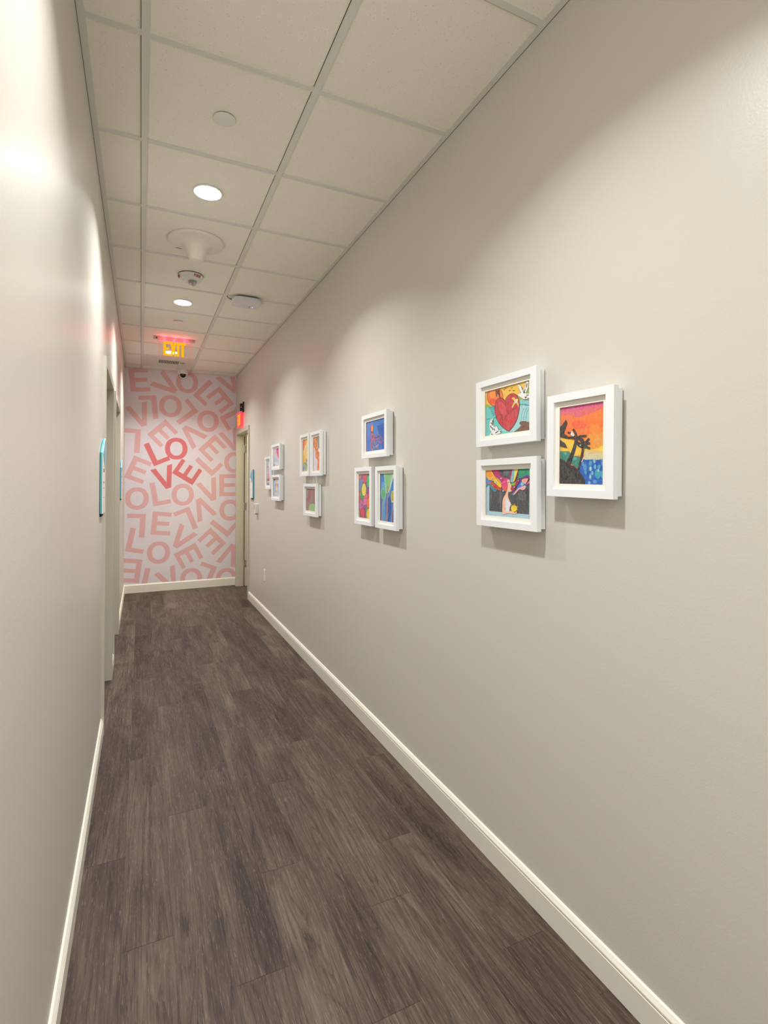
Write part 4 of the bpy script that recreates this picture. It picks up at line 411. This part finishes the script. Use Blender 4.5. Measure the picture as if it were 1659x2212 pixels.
# ---- doors
def door(name, side, d, label, opened=False):
    sg = 1 if side == 'L' else -1; X = SL if side == 'L' else SR
    root = empty(name, (X, (d[0]+d[1])/2, 0)); tag(root, label, 'door', kind='structure')
    oy = (d[0]+d[1])/2; wd = (d[1]-d[0])/2; fw = 0.05; pr = 0.016
    f = MB()
    for a, bb in ((-wd-fw, -wd+0.0015), (wd-0.0015, wd+fw)): f.box((-sg*WT, a, 0), (sg*pr, bb, OP+fw), 'doorframe')
    f.box((-sg*WT, -wd, OP-0.0015), (sg*pr, wd, OP+fw), 'doorframe')
    so = 0.076 if opened else 0.060
    for a, bb in ((-wd, -wd+0.016), (wd-0.006, wd)) if opened else ((-wd, -wd+0.016), (wd-0.016, wd)): f.box((-sg*so, a, 0), (-sg*(so+0.015), bb, OP), 'doorframe')
    f.box((-sg*so, -wd, OP-0.016), (-sg*(so+0.015), wd, OP), 'doorframe')
    if opened:
        gk = MB(); gk.box((0.0915, wd-0.007, 0), (0.100, wd-0.0016, OP-0.02), 'dark'); tag(gk.build('door_seal', root), 'thin black seal')
    f.build('door_frame', root)
    if not opened:
        l = MB(); l.box((-sg*0.0755, -wd+0.003, 0.006), (-sg*0.118, wd-0.003, OP-0.003), 'doorframe'); lf = l.build('door_leaf', root, bevel=0.001)
        h = MB(); y0 = -wd+0.07
        h.lathe([(0.027, 0.0), (0.027, 0.006), (0.011, 0.008), (0.010, 0.045)], (-0.0755, y0, 0.97), 'chrome', 24, 'x')
        h.tube([(-0.034, y0-0.004, 0.97), (-0.030, y0+0.02, 0.972), (-0.031, y0+0.11, 0.970)], 0.008, 'chrome')
        h.build('lever_handle', root, smooth=True)
    return root, wd
door('door_1', 'L', D1, 'greige recessed door nearer to the viewer on the left wall')
door('door_2', 'L', D2, 'greige recessed door farther along the left wall')
r3, wd3 = door('door_3', 'R', D3, 'door standing open in the right wall beside the mural', True)
al = math.radians(35); hx, hy = 0.1005, wd3-0.006
lv = MB(); dx, dy = math.cos(al), math.sin(al); ex, ey = math.sin(al), -math.cos(al)
q = [(hx, hy), (hx+0.045*ex, hy+0.045*ey), (hx+0.045*ex+0.86*dx, hy+0.045*ey+0.86*dy), (hx+0.86*dx, hy+0.86*dy)]
lv.prism(q, lambda a, bb, z: (a, bb, z), 0.006, OP-0.003, 'doorframe'); lv.build('door_leaf', r3)
for z in (1.94, 1.128, 0.318):
    h = MB(); o = -0.0015
    h.prism([(hx+o*dx, hy+o*dy), (hx+0.040*ex+o*dx, hy+0.040*ey+o*dy), (hx+0.040*ex, hy+0.040*ey), (hx, hy)], lambda a, bb, zz: (a, bb, zz), z-0.052, z+0.052, 'chrome')
    h.lathe([(0.007, -0.054), (0.007, 0.054)], (hx-0.004, hy+0.003, z), 'chrome', 16)
    for i, zz in enumerate((-0.038, -0.013, 0.013, 0.038)):
        u = 0.014 if i % 3 else 0.030
        h.lathe([(0.0045, -0.0028), (0.0045, 0.0)], (hx+u*ex, hy+u*ey, z+zz), 'plastic', 10, 'x')
    h.build('hinge', r3)

# ================================================================ MURAL
mr = empty('wall_mural', (0, TE, 0)); tag(mr, 'pink wall mural of scattered coral LOVE letters at the corridor end', 'mural')
HH = 0.314
def glyph(k):
    if k == 'L': return [[(0, 0), (0.225, 0), (0.225, 0.069), (0.068, 0.069-0.013), (0.068, 0.314), (0, 0.314)]] and [[(0, 0), (0.222, 0), (0.222, 0.056), (0.068, 0.056), (0.068, 0.317), (0, 0.317)]]
    if k == 'E': return [[(0, 0), (0.240, 0), (0.240, 0.055), (0.066, 0.055), (0.066, 0.132), (0.218, 0.132), (0.218, 0.185), (0.066, 0.185), (0.066, 0.258), (0.236, 0.258), (0.236, 0.312), (0, 0.312)]]
def ring(cx, cz, rx, rz, ix, iz, y, mb, m, n=56):
    for i in range(n):
        a, b_ = 2*math.pi*i/n, 2*math.pi*(i+1)/n
        def sq(t, r1, r2):
            c_, s_ = math.cos(t), math.sin(t); p = 2.15
            return (r1*math.copysign(abs(c_)**(2/p), c_)+cx, r2*math.copysign(abs(s_)**(2/p), s_)+cz)
        poly = clip([sq(a, ix, iz), sq(a, rx, rz), sq(b_, rx, rz), sq(b_, ix, iz)], SL, SR, 0.113, CE)
        if poly: mb.face([(p[0], y, p[1]) for p in poly], m)
bgm = MB(); bgm.face([(SL, -0.0005, 0.10), (SR, -0.0005, 0.10), (SR, -0.0005, CE), (SL, -0.0005, CE)], 'mural_bg')
word = []
def put_poly(mb, P, y, m):
    P = clip(P, SL, SR, 0.113, CE)
    if P: mb.face([(p[0], y, p[1]) for p in P], m)
nred = 0
for L_ in LETTERS:
    k, red, x1, z1, x2, z2 = L_
    m = 'mural_red' if red else 'mural_pale'; y = -0.0011 if red else -0.0008
    mb = MB() if red else bgm
    if k == 'O': ring(x1, z1, 0.1435, 0.1495, 0.080, 0.096, y, mb, m)
    elif k == 'V':
        up = Vector((x1-x2, z1-z2)).normalized(); rt = Vector((up.y, -up.x)); o = Vector((x2, z2)); H = 0.302
        f = lambda a, b_: tuple(o+rt*a+up*b_)
        left = [(-0.034, 0), (0.0, 0.0), (0.0, 0.085), (-0.075, H), (-0.143, H)]
        put_poly(mb, [f(a, b_) for a, b_ in left], y, m); put_poly(mb, [f(-a, b_) for a, b_ in reversed(left)], y, m)
    else:
        up = Vector((x1-x2, z1-z2)).normalized(); rt = Vector((up.y, -up.x)); o = Vector((x2, z2))
        f = lambda a, b_: tuple(o+rt*a+up*b_)
        if k == 'L': parts = [(0, 0, 0.068, 0.317), (0.068, 0, 0.222, 0.056)]
        else: parts = [(0, 0, 0.066, 0.312), (0.066, 0, 0.240, 0.055), (0.066, 0.131, 0.218, 0.184), (0.066, 0.257, 0.236, 0.312)]
        for a0, b0, a1, b1 in parts: put_poly(mb, [f(a0, b0), f(a1, b0), f(a1, b1), f(a0, b1)], y, m)
    if red: tag(mb.build('letter', mr, fixn=False), 'strong coral letter '+k+' of the central word')
bgm.build('printed_covering', mr, fixn=False)

# ================================================================ FRAMED PICTURES
def make_frame(name, tc, zc, W, H, art, label, group, tilt=0.0, mx=0.029, mt=0.0235, win=0.016):
    root = empty('picture_frame', (SR, tc, zc), (0, tilt, -math.pi/2)); tag(root, label, 'framed picture', group)
    def ringbox(mb, w0, h0, w1, h1, ya, yb, m):   # one seamless rectangular ring
        o = [(-w0/2, -h0/2), (w0/2, -h0/2), (w0/2, h0/2), (-w0/2, h0/2)]; i_ = [(-w1/2, -h1/2), (w1/2, -h1/2), (w1/2, h1/2), (-w1/2, h1/2)]
        B = len(mb.v); km = mb._m(m)
        for lp, y_ in ((o, ya), (i_, ya), (o, yb), (i_, yb)): mb.v += [(a, y_, b_) for a, b_ in lp]
        for k in range(4):
            j = (k+1) % 4
            for q_ in ((k, j, 4+j, 4+k), (8+k, 12+k, 12+j, 8+j), (k, 8+k, 8+j, j), (4+k, 4+j, 12+j, 12+k)):
                mb.f.append(tuple(B+t for t in q_)); mb.mi.append(km); mb.fc.append(None)
    ow, oh = W-2*mx, H-2*mt
    f = MB(); ringbox(f, W, H, ow, oh, -0.047, -0.028, 'white'); f.build('front_frame', root, bevel=0.0005)
    f = MB(); ringbox(f, W-0.016, H-0.016, W-0.05, H-0.05, -0.028, -0.0035, 'white'); f.build('side_box', root)
    f = MB(); f.box((-W/2+0.0105, -0.0035, -H/2+0.0125), (W/2-0.0105, 0, H/2-0.0125), 'dark'); tag(f.build('gap_shade', root), 'black spacer standing in for the shadow gap at the wall')  # black slab put in for the deep shadow between box and wall
    pw, ph = ow-2*win, oh-2*win*1.05
    f = MB(); ringbox(f, ow+0.01, oh+0.01, pw, ph, -0.0372, -0.0357, 'mat'); f.build('mat_board', root)
    p = MB(); p.face([(-pw/2-.003, -0.0328, -ph/2-.003), (pw/2+.003, -0.0328, -ph/2-.003), (pw/2+.003, -0.0328, ph/2+.003), (-pw/2-.003, -0.0328, ph/2+.003)], 'paint', lin((235, 232, 226)))
    y = -0.0328
    for r in ART[art]:
        col = lin(r[:3]); pts = [(r[i]/1000, r[i+1]/1000) for i in range(3, len(r), 2)]
        y -= 0.00003
        tris = triangulate(clip(pts, 0, 1, 0, 1))
        for t_ in tris: p.face([((a-0.5)*pw, y, (b_-0.5)*ph) for a, b_ in t_], 'paint', col)
    p.build('picture', root, color='paint', fixn=False)
    gmb = MB(); gmb.face([(-ow/2-0.003, -0.0385, -oh/2-0.003), (ow/2+0.003, -0.0385, -oh/2-0.003), (ow/2+0.003, -0.0385, oh/2+0.003), (-ow/2-0.003, -0.0385, oh/2+0.003)], 'glass'); gmb.build('glass', root, fixn=False)
    return root
def triangulate(P):
    if len(P) < 3: return []
    from mathutils.geometry import tessellate_polygon
    V = [Vector((a, b_, 0)) for a, b_ in P]
    return [[P[i] for i in t_] for t_ in tessellate_polygon([V])]
FRAMES = [
 ('heart', 1.5092, 1.7098, .3407, .2509, 'white landscape frame, drawing of a bandaged red heart before a sunset sea', 'front trio of frames', 0),
 ('woman', 1.5080, 1.4083, .3400, .2520, 'white landscape frame, drawing of a woman with flowing rainbow hair holding a sun', 'front trio of frames', 0),
 ('palm', 1.1593, 1.5601, .2602, .3195, 'white portrait frame, painting of black palm trees against an orange sunset', 'front trio of frames', .0187),
 ('octopus', 2.6700, 1.7168, .3460, .2525, 'white landscape frame, orange octopus on deep blue', 'second trio of frames', 0),
 ('balloons', 2.8270, 1.3708, .2575, .3400, 'white portrait frame packed with overlapping bright balloons', 'second trio of frames', 0),
 ('flowers', 2.5140, 1.3690, .2630, .3380, 'white portrait frame with green bulbs on orange stems over blue', 'second trio of frames', 0),
 ('yellow', 4.0430, 1.6735, .2440, .3370, 'white portrait frame with a mostly yellow, green-footed drawing', 'third trio of frames', 0),
 ('giraffe', 3.7470, 1.6708, .2580, .3350, 'white portrait frame with an orange spotted neck and green leaves', 'third trio of frames', 0),
 ('mound', 3.8930, 1.3190, .3400, .2515, 'white frame with dusty red and grey swirls above a green mound', 'third trio of frames', 0),
 ('boots', 5.3750, 1.5580, .2520, .3360, 'white portrait frame, pink figure in red boots, farthest picture from viewer', 'farthest trio of frames', 0),
 ('leap', 5.0290, 1.7050, .3400, .2510, 'white frame with a pink leg over pale blue, upper of farthest trio', 'farthest trio of frames', 0),
 ('rabbit', 5.0310, 1.4070, .3460, .2510, 'white frame with a cream rabbit on light blue, lower of farthest trio', 'farthest trio of frames', 0),
]
for art, tc, zc, W, H, lab, grp, tl in FRAMES: make_frame('picture_frame', tc, zc, W, H, art, lab, grp, tl)

# ================================================================ CEILING THINGS
def disc_cover(x, y, r, label):
    o = empty('sprinkler_cover', (x, y, CE+0.007)); tag(o, label, 'sprinkler cover', 'concealed sprinkler covers')
    mb = MB(); mb.lathe([(r, -0.0035), (r, -0.0065), (r-0.002, -0.0075)], (0, 0, 0), 'cover', 48); mb.build('cover_plate', o, smooth=True)
    mb = MB(); mb.lathe([(r-0.003, 0.0), (r-0.003, -0.0035)], (0, 0, 0), 'dark', 40); mb.build('cup', o, smooth=True)
disc_cover(0.3115, 2.262, 0.0445, 'round white sprinkler cover disc nearest the viewer, before the first downlight')
disc_cover(0.309, 5.300, 0.0465, 'small round sprinkler cover disc between second downlight and exit sign')
def can(x, y, label):
    o = empty('recessed_downlight', (x, y, CE+0.007)); tag(o, label, 'ceiling light', 'recessed downlights')
    mb = MB(); n = 56; prof_ = [(0.073, 0.0), (0.074, -0.0085), (0.070, -0.0105), (0.0655, -0.0085), (0.0645, 0.004)]
    B = 0
    for r, h in prof_:
        for i in range(n):
            a = 2*math.pi*i/n; mb.v.append((r*math.cos(a), r*math.sin(a), h))
    for j in range(len(prof_)-1):
        for i in range(n):
            i2 = (i+1) % n; mb.f.append((j*n+i, j*n+i2, (j+1)*n+i2, (j+1)*n+i)); mb.mi.append(mb._m('cover')); mb.fc.append(None)
    mb.build('trim_ring', o, smooth=True)
    l = MB(); l.lathe([(0.0655, -0.0065), (0.0655, -0.0115), (0.055, -0.0125)], (0, 0, 0), 'lens', n); tag(l.build('light_lens', o, fixn=False), 'bright white lens')
can(0.311, 2.868, 'glowing round recessed downlight nearest to the viewer')
can(0.312, 4.706, 'glowing round recessed downlight between the fire strobe and the exit sign')
can(0.311, 6.545, 'glowing downlight seen through the hanging EXIT sign')
can(0.311, 1.03, 'recessed downlight overhead just outside the top of the picture')
can(0.311, -0.81, 'recessed downlight close behind the viewer')
can(0.311, -2.3, 'recessed downlight farthest behind the viewer')
# antenna dome
o = empty('ceiling_antenna', (0.309, 3.492, CE+0.007)); tag(o, 'wide cream ceiling antenna disc with a blunt hanging cone', 'ceiling antenna')
mb = MB(); mb.lathe([(0.166, 0.0), (0.170, -0.006), (0.170, -0.011), (0.166, -0.0165), (0.158, -0.0195), (0.130, -0.0215), (0.108, -0.025), (0.092, -0.031), (0.078, -0.042), (0.069, -0.056), (0.061, -0.080), (0.053, -0.106), (0.046, -0.124), (0.0435, -0.1285), (0.040, -0.1305), (0.012, -0.1315)], (0, 0, 0), 'cream_plastic', 72); mb.build('bell_housing', o, smooth=True)
lab = MB()
lab.box((-0.115, 0.098, -0.0221), (-0.062, 0.104, -0.0214), 'dark_ink'); tag(lab.build('printed_mark', o), 'small dark printed line')
# fire strobe
o = empty('fire_strobe', (0.325, 4.085, CE+0.007)); tag(o, 'white fire alarm strobe lettered FIRE in red on the ceiling', 'fire alarm')
mb = MB(); mb.lathe([(0.080, 0.0), (0.088, -0.004), (0.090, -0.010), (0.088, -0.014), (0.074, -0.036), (0.071, -0.039), (0.040, -0.041)], (0, 0, 0), 'cover', 64); mb.build('body', o, smooth=True)
mb = MB(); mb.lathe([(0.0895, 0.0), (0.0895, -0.0035)], (0, 0, 0), 'dark', 48); mb.build('mounting_ring', o, smooth=True)
mb = MB(); mb.lathe([(0.031, -0.040), (0.031, -0.052), (0.027, -0.064), (0.018, -0.073), (0.005, -0.076)], (0.012, 0, 0), 'clear', 32); tag(mb.build('strobe_lens', o, smooth=True), 'clear domed lens')
mb = MB(); mb.lathe([(0.024, -0.041), (0.020, -0.046), (0.006, -0.050), (0.005, -0.066)], (0.012, 0, 0), 'chrome', 24); mb.build('flash_tube', o, smooth=True)
gr = MB()
for i in range(6):
    for j in range(4): gr.box((-0.060+i*0.0055, -0.020+j*0.0075, -0.0403), (-0.0575+i*0.0055, -0.0155+j*0.0075, -0.0392), 'smudge')
gr.build('sounder_grille', o)
sl = math.atan2(0.022, 0.014)
def cone_text(deg):
    a = math.radians(deg); rm = 0.0825; n_ = Vector((math.cos(a)*math.sin(sl), math.sin(a)*math.sin(sl), -math.cos(sl)))
    upv = Vector((math.cos(a)*math.cos(sl), math.sin(a)*math.cos(sl), math.sin(sl))); rt = upv.cross(n_)
    pos = Vector((math.cos(a)*rm, math.sin(a)*rm, -0.0235))+n_*0.0012
    m = Matrix((( rt.x, upv.x, n_.x, pos.x), (rt.y, upv.y, n_.y, pos.y), (rt.z, upv.z, n_.z, pos.z), (0, 0, 0, 1)))
    text_obj('fire_lettering', 'FIRE', 0.027, 'red_ink', o, m, 0.0003, 0.0007, 1.12)
cone_text(-62); cone_text(-175)
# access point
o = empty('access_point', (0.787, 4.415, CE)); tag(o, 'pale rounded wireless access point with a blue status light under the ceiling', 'wireless device')
mb = MB()
for (s0, d0), (s1, d1) in zip([(0.90, -0.006), (0.99, -0.012), (1.0, -0.030), (0.97, -0.037)], [(0.99, -0.012), (1.0, -0.030), (0.97, -0.037), (0.90, -0.040)]):
    A_ = rounded(0.236*s0, 0.215*s0, 0.062*s0); B_ = rounded(0.236*s1, 0.215*s1, 0.062*s1)
    for i in range(len(A_)):
        j = (i+1) % len(A_); mb.face([(A_[i][0], A_[i][1], d0), (A_[j][0], A_[j][1], d0), (B_[j][0], B_[j][1], d1), (B_[i][0], B_[i][1], d1)], 'grey_plastic')
mb.face([(a, b_, -0.040) for a, b_ in rounded(0.236*0.90, 0.215*0.90, 0.062*0.90)], 'grey_plastic')
bm_ = mb.build('housing', o, smooth=True)
mb = MB(); mb.prism(rounded(0.16, 0.14, 0.03), lambda a, b_, d: (a, b_, d), 0.0, -0.008, 'black'); mb.build('mounting_plate', o)
mb = MB(); mb.lathe([(0.0062, -0.0402), (0.0062, -0.0412)], (0.062, 0.050, 0), 'led_blue', 20); tag(mb.build('status_light', o), 'small glowing blue light')
mb = MB(); mb.box((0.030, 0.018, -0.0408), (0.044, 0.078, -0.0402), 'sign_white'); mb.box((0.033, 0.022, -0.0412), (0.041, 0.074, -0.0408), 'smudge'); mb.build('label_sticker', o)
mb = MB(); mb.tube([(-0.160, -0.035, 0.004), (-0.150, -0.022, -0.008), (-0.130, -0.012, -0.014), (-0.100, -0.006, -0.016)], 0.0028, 'black'); mb.tube([(-0.158, -0.031, 0.004), (-0.146, -0.016, -0.010), (-0.128, -0.006, -0.017), (-0.100, 0.001, -0.019)], 0.0022, 'sign_white'); tag(mb.build('cable', o, smooth=True), 'thin black and white wires into the ceiling')
# vent panel
VY = 6.8191; o = empty('ceiling_vent', (0.310, VY+0.3048, CE+0.006)); tag(o, 'square ceiling exhaust panel with a row of narrow slots before the mural', 'vent')
mb = MB(); mb.box((-0.292, -0.293, -0.002), (0.292, 0.293, 0.006), 'vent_white'); mb.build('panel', o)
mb = MB(); mb.box((-0.124, -0.118, -0.0035), (0.117, 0.086, -0.002), 'vent_white'); mb.build('grille_plate', o)
mb = MB()
for i in range(13):
    x = -0.116+i*0.0182; mb.box((x, -0.110, -0.0042), (x+0.0092, 0.062, -0.0034), 'dark')
tag(mb.build('slots', o), 'row of dark slots')
mb = MB(); mb.face([(0.165+0.035*math.cos(2*math.pi*i/20), -0.02+0.045*math.sin(2*math.pi*i/20)*(-1), -0.0026) for i in range(20)], 'smudge'); tag(mb.build('smudge', o, fixn=False), 'grey smudge')
# camera
o = empty('security_camera', (0.5045, 7.515, CE+0.003)); tag(o, 'white dome security camera with a black lens above the mural', 'security camera')
mb = MB(); mb.lathe([(0.0685, 0.0), (0.0685, -0.040), (0.066, -0.050), (0.060, -0.060), (0.052, -0.064)], (0, 0, 0), 'plastic', 48); mb.build('base', o, smooth=True)
bc = Vector((0, -0.006, -0.068)); mb = MB()
mb.lathe([(0.046*math.cos(math.radians(a)), 0.046*math.sin(math.radians(a))) for a in range(30, -91, -12)][:-1]+[(0.004, -0.046)], tuple(bc), 'plastic', 40); mb.build('eyeball', o, smooth=True)
dirv = (Vector((0, 0, 1.5))-Vector((0.5045, 7.515, 2.92))).normalized()
def disc_at(name, c0, n_, r, h, m, par):
    q_ = n_.to_track_quat('Z', 'Y').to_matrix().to_4x4(); mb = MB(); mb.lathe([(r, 0), (r*0.97, h*0.35), (r*0.85, h*0.65), (r*0.6, h*0.88), (r*0.3, h*0.98), (r*0.02, h)], (0, 0, 0), m, 36); ob = mb.build(name, par, smooth=True)
    ob.data.transform(Matrix.Translation(c0) @ q_); return ob
disc_at('lens_ring', bc+dirv*0.026, dirv, 0.041, 0.006, 'plastic', o); tag(disc_at('lens', bc+dirv*0.034, dirv, 0.0365, 0.016, 'lens_black', o), 'glossy black lens')

# ================================================================ EXIT SIGNS
EXIT_GL = {  # unit-height letter pieces
 'E': [[(0, 0), (0.52, 0), (0.52, 0.15), (0, 0.15)], [(0, 0.15), (0.20, 0.15), (0.20, 0.85), (0, 0.85)], [(0, 0.85), (0.52, 0.85), (0.52, 1), (0, 1)], [(0.20, 0.43), (0.47, 0.43), (0.47, 0.57), (0.20, 0.57)]],
 'X': [[(0, 0), (0.21, 0), (0.29, 0.30), (0.255, 0.50), (0.165, 0.50)], [(0.37, 0), (0.58, 0), (0.415, 0.50), (0.325, 0.50), (0.29, 0.30)], [(0.165, 0.50), (0.255, 0.50), (0.29, 0.70), (0.21, 1), (0, 1)], [(0.325, 0.50), (0.415, 0.50), (0.58, 1), (0.37, 1), (0.29, 0.70)], [(0.255, 0.50), (0.29, 0.30), (0.325, 0.50), (0.29, 0.70)]],
 'I': [[(0, 0), (0.21, 0), (0.21, 1), (0, 1)]],
 'T': [[(0, 0.85), (0.56, 0.85), (0.56, 1), (0, 1)], [(0.175, 0), (0.385, 0), (0.385, 0.85), (0.175, 0.85)]]}
def exit_sign(loc, rz, label, W, H, plate, lh, lw, strip_mat):
    o = empty('exit_sign', loc, (0, 0, rz)); tag(o, label, 'exit sign')
    mb = MB(); mb.prism(rounded(W, H, 0.012, 4), lambda a, b_, d: (a, d, b_-H/2-0.001), -0.0025, 0.0025, plate); tag(mb.build('clear_panel', o, fixn=False), 'clear edge-lit acrylic panel')
    pts = rounded(W, H, 0.012, 4); mb = MB()
    for i in range(len(pts)):
        a, b_ = pts[i], pts[(i+1) % len(pts)]
        if a[1] > H/2-0.001 and b_[1] > H/2-0.001: continue
        mb.tube([(a[0], -0.002, a[1]-H/2-0.001), (b_[0], -0.002, b_[1]-H/2-0.001)], 0.0009, 'exit_edge', 5)
    tag(mb.build('glowing_edge', o), 'thin pink glowing rim')
    for side in (-1,):
        xs = {'E': -0.5, 'X': -0.205, 'I': 0.115, 'T': 0.235}
        for ch, x in xs.items():
            mb = MB()
            for pl in EXIT_GL[ch]: mb.prism([((x*1.0+a*0.52)*lw, b_*lh-H+0.022) for a, b_ in pl], lambda a, b_, d: (a, d, b_), side*0.0027, side*0.0034, 'exit_letter')
            tag(mb.build('letter', o), 'glowing amber letter '+ch)
    return o
o = exit_sign((0.3125, 5.94, 2.968), 0.0, 'red and amber lit EXIT sign hanging from the ceiling', 0.331, 0.186, 'exit_plate', 0.150, 0.212/0.51*0.515, 0)
mb = MB(); mb.box((-0.2035, -0.045, 0.0195), (0.2035, 0.045, 0.0255), 'alu'); mb.box((-0.2035, -0.018, 0.0015), (0.2035, 0.018, 0.0195), 'alu'); mb.build('canopy', o, bevel=0.001)
mb = MB(); mb.lathe([(0.0075, -0.0185), (0.0075, -0.0155)], (-0.176, 0, 0.0105), 'black', 20, 'y'); mb.build('test_button', o)
mb = MB(); mb.box((-0.150, -0.004, -0.0004), (0.150, 0.004, 0.0013), 'exit_red'); tag(mb.build('light_strip', o), 'red glowing strip')
for x_ in (-0.10, 0.0, 0.10):
    for y_ in (-0.050, 0.050):
        d_ = bpy.data.lights.new('exit_glow', 'POINT'); d_.energy = EXIT_W; d_.color = (1.0, 0.05, 0.10); d_.shadow_soft_size = 0.0; d_.specular_factor = 0.0
        l_ = bpy.data.objects.new('exit_glow', d_); COL.objects.link(l_); l_.parent = o; l_.location = (x_, y_, -0.012)
# wall sign over the right door, seen edge-on
o = exit_sign((1.199, 7.19, 2.405), -math.pi/2, 'red lit exit sign mounted flat above the open door by the mural', 0.330, 0.190, 'exit_plate_red', 0.150, 0.212, 0)
mb = MB(); mb.box((-0.178, -0.024, 0.001), (0.182, 0.0, 0.105), 'alu'); mb.box((-0.182, 0.0, -0.002), (0.188, 0.031, 0.112), 'alu'); mb.build('housing', o, bevel=0.001)
mb = MB(); mb.box((0.182, -0.024, 0.001), (0.190, 0.014, 0.104), 'black'); mb.box((0.188, 0.012, -0.010), (0.192, 0.031, 0.128), 'black'); mb.build('end_cap', o)
mb = MB(); mb.lathe([(0.004, 0), (0.004, 0.003)], (0.189, -0.008, 0.055), 'led_red', 16, 'x'); tag(mb.build('status_light', o), 'tiny red light')
mb = MB(); mb.box((-0.150, -0.006, -0.0012), (0.150, 0.006, 0.0009), 'exit_red'); tag(mb.build('light_strip', o), 'red glowing strip')

# ================================================================ ROOM SIGNS (local x = right as read, z up, -y out of the wall)
def room_sign(loc, rz, w, zl, zr, zb, label, th, tri, edge, marks=None):
    o = empty('room_sign', loc, (0, 0, rz)); tag(o, label, 'wall sign', None)
    # body outline: left side lower, right side taller
    body = [(-w/2, zb), (w/2, zb), (w/2, zr), (-w/2, zl)]
    mb = MB(); mb.prism(body, lambda a, b_, d: (a, d, b_), -0.003, -0.003-th*0.72, edge); tag(mb.build('sign_body', o), 'teal thick edged body')
    mb = MB(); mb.prism(body, lambda a, b_, d: (a, d, b_), -0.003-th*0.72, -0.003-th, 'sign_white'); mb.build('white_face', o)
    mb = MB(); mb.prism([(-w/2+0.006, zl-0.008), (w/2, zr), (w/2, zl-0.088)], lambda a, b_, d: (a, d, b_), -0.003-th, -0.004-th, tri); tag(mb.build('corner_panel', o), 'blue triangular corner')
    y0, y1 = -0.003-th, -0.0036-th
    for x, z, ww, hh, mm in marks or ([(-0.045, zl-0.105, 0.014, 0.020, 'dark_ink'), (-0.025, zl-0.105, 0.014, 0.020, 'dark_ink'), (-0.005, zl-0.105, 0.014, 0.020, 'dark_ink'), (-0.045, zl-0.165, 0.050, 0.009, 'dark_ink'), (-0.045, zl-0.195, 0.034, 0.007, 'dark_ink'), (-0.045, zl-0.245, 0.060, 0.004, 'smudge')]):
        mb = MB(); mb.box((x*w/0.19, y0, z), ((x+ww)*w/0.19, y1, z+hh), mm); mb.build('raised_mark', o)
    mb = MB(); mb.box((-w/2+0.010, 0, zb-0.010), (w/2-0.010, -0.003, zl-0.01), 'dark'); mb.box((-w/2+0.002, 0, zb-0.016), (w/2-0.05, -0.009, zb), 'dark'); mb.build('mounting_bracket', o)
    return o
room_sign((SL, 3.258, 1.44), math.pi/2, 0.196, 0.171, 0.262, -0.158, 'teal-edged white room sign beside the nearer left door', 0.0125, 'blue', 'teal')
room_sign((SL, 6.20, 1.44), math.pi/2, 0.190, 0.176, 0.266, -0.152, 'teal-edged white room sign past the farther left door', 0.0125, 'blue', 'blue')
room_sign((SR, 6.385, 1.44), -math.pi/2, 0.150, 0.100, 0.178, -0.168, 'white room sign with a blue corner right of the open door', 0.020, 'blue', 'blue', [(-0.060, 0.018, 0.030, 0.022, 'teal'), (-0.064, -0.068, 0.030, 0.005, 'smudge')])
# ================================================================ SMALL WALL THINGS
o = empty('wall_dispenser', (SR, 6.10, 1.157), (0, 0, -math.pi/2)); tag(o, 'small white box dispenser under the room sign by the open door', 'dispenser')
mb = MB(); mb.prism(rounded(0.078, 0.118, 0.010, 5), lambda a, b_, d: (a, d, b_), 0, -0.036, 'plastic'); mb.build('body', o, bevel=0.002)
mb = MB(); mb.box((-0.026, -0.0365, -0.008), (0.004, -0.0372, 0.040), 'smudge'); tag(mb.build('label_strip', o), 'dull purple-grey strip')
mb = MB(); mb.box((-0.012, -0.034, -0.066), (0.022, -0.010, -0.058), 'black'); mb.build('nozzle', o)
o = empty('power_outlet', (SR, 5.700, 0.447), (0, 0, -math.pi/2)); tag(o, 'white duplex power outlet low on the right wall', 'outlet')
mb = MB(); mb.prism(rounded(0.078, 0.122, 0.004, 3), lambda a, b_, d: (a, d, b_), 0, -0.006, 'plastic'); mb.build('cover_plate', o, bevel=0.001)
for z in (-0.027, 0.027):
    mb = MB(); mb.prism(rounded(0.034, 0.030, 0.008, 4), lambda a, b_, d: (a, d, b_+z), -0.006, -0.0078, 'sign_white')
    for x in (-0.008, 0.006): mb.box((x, -0.0079, z-0.003), (x+0.0025, -0.0083, z+0.008), 'dark')
    mb.build('socket', o)
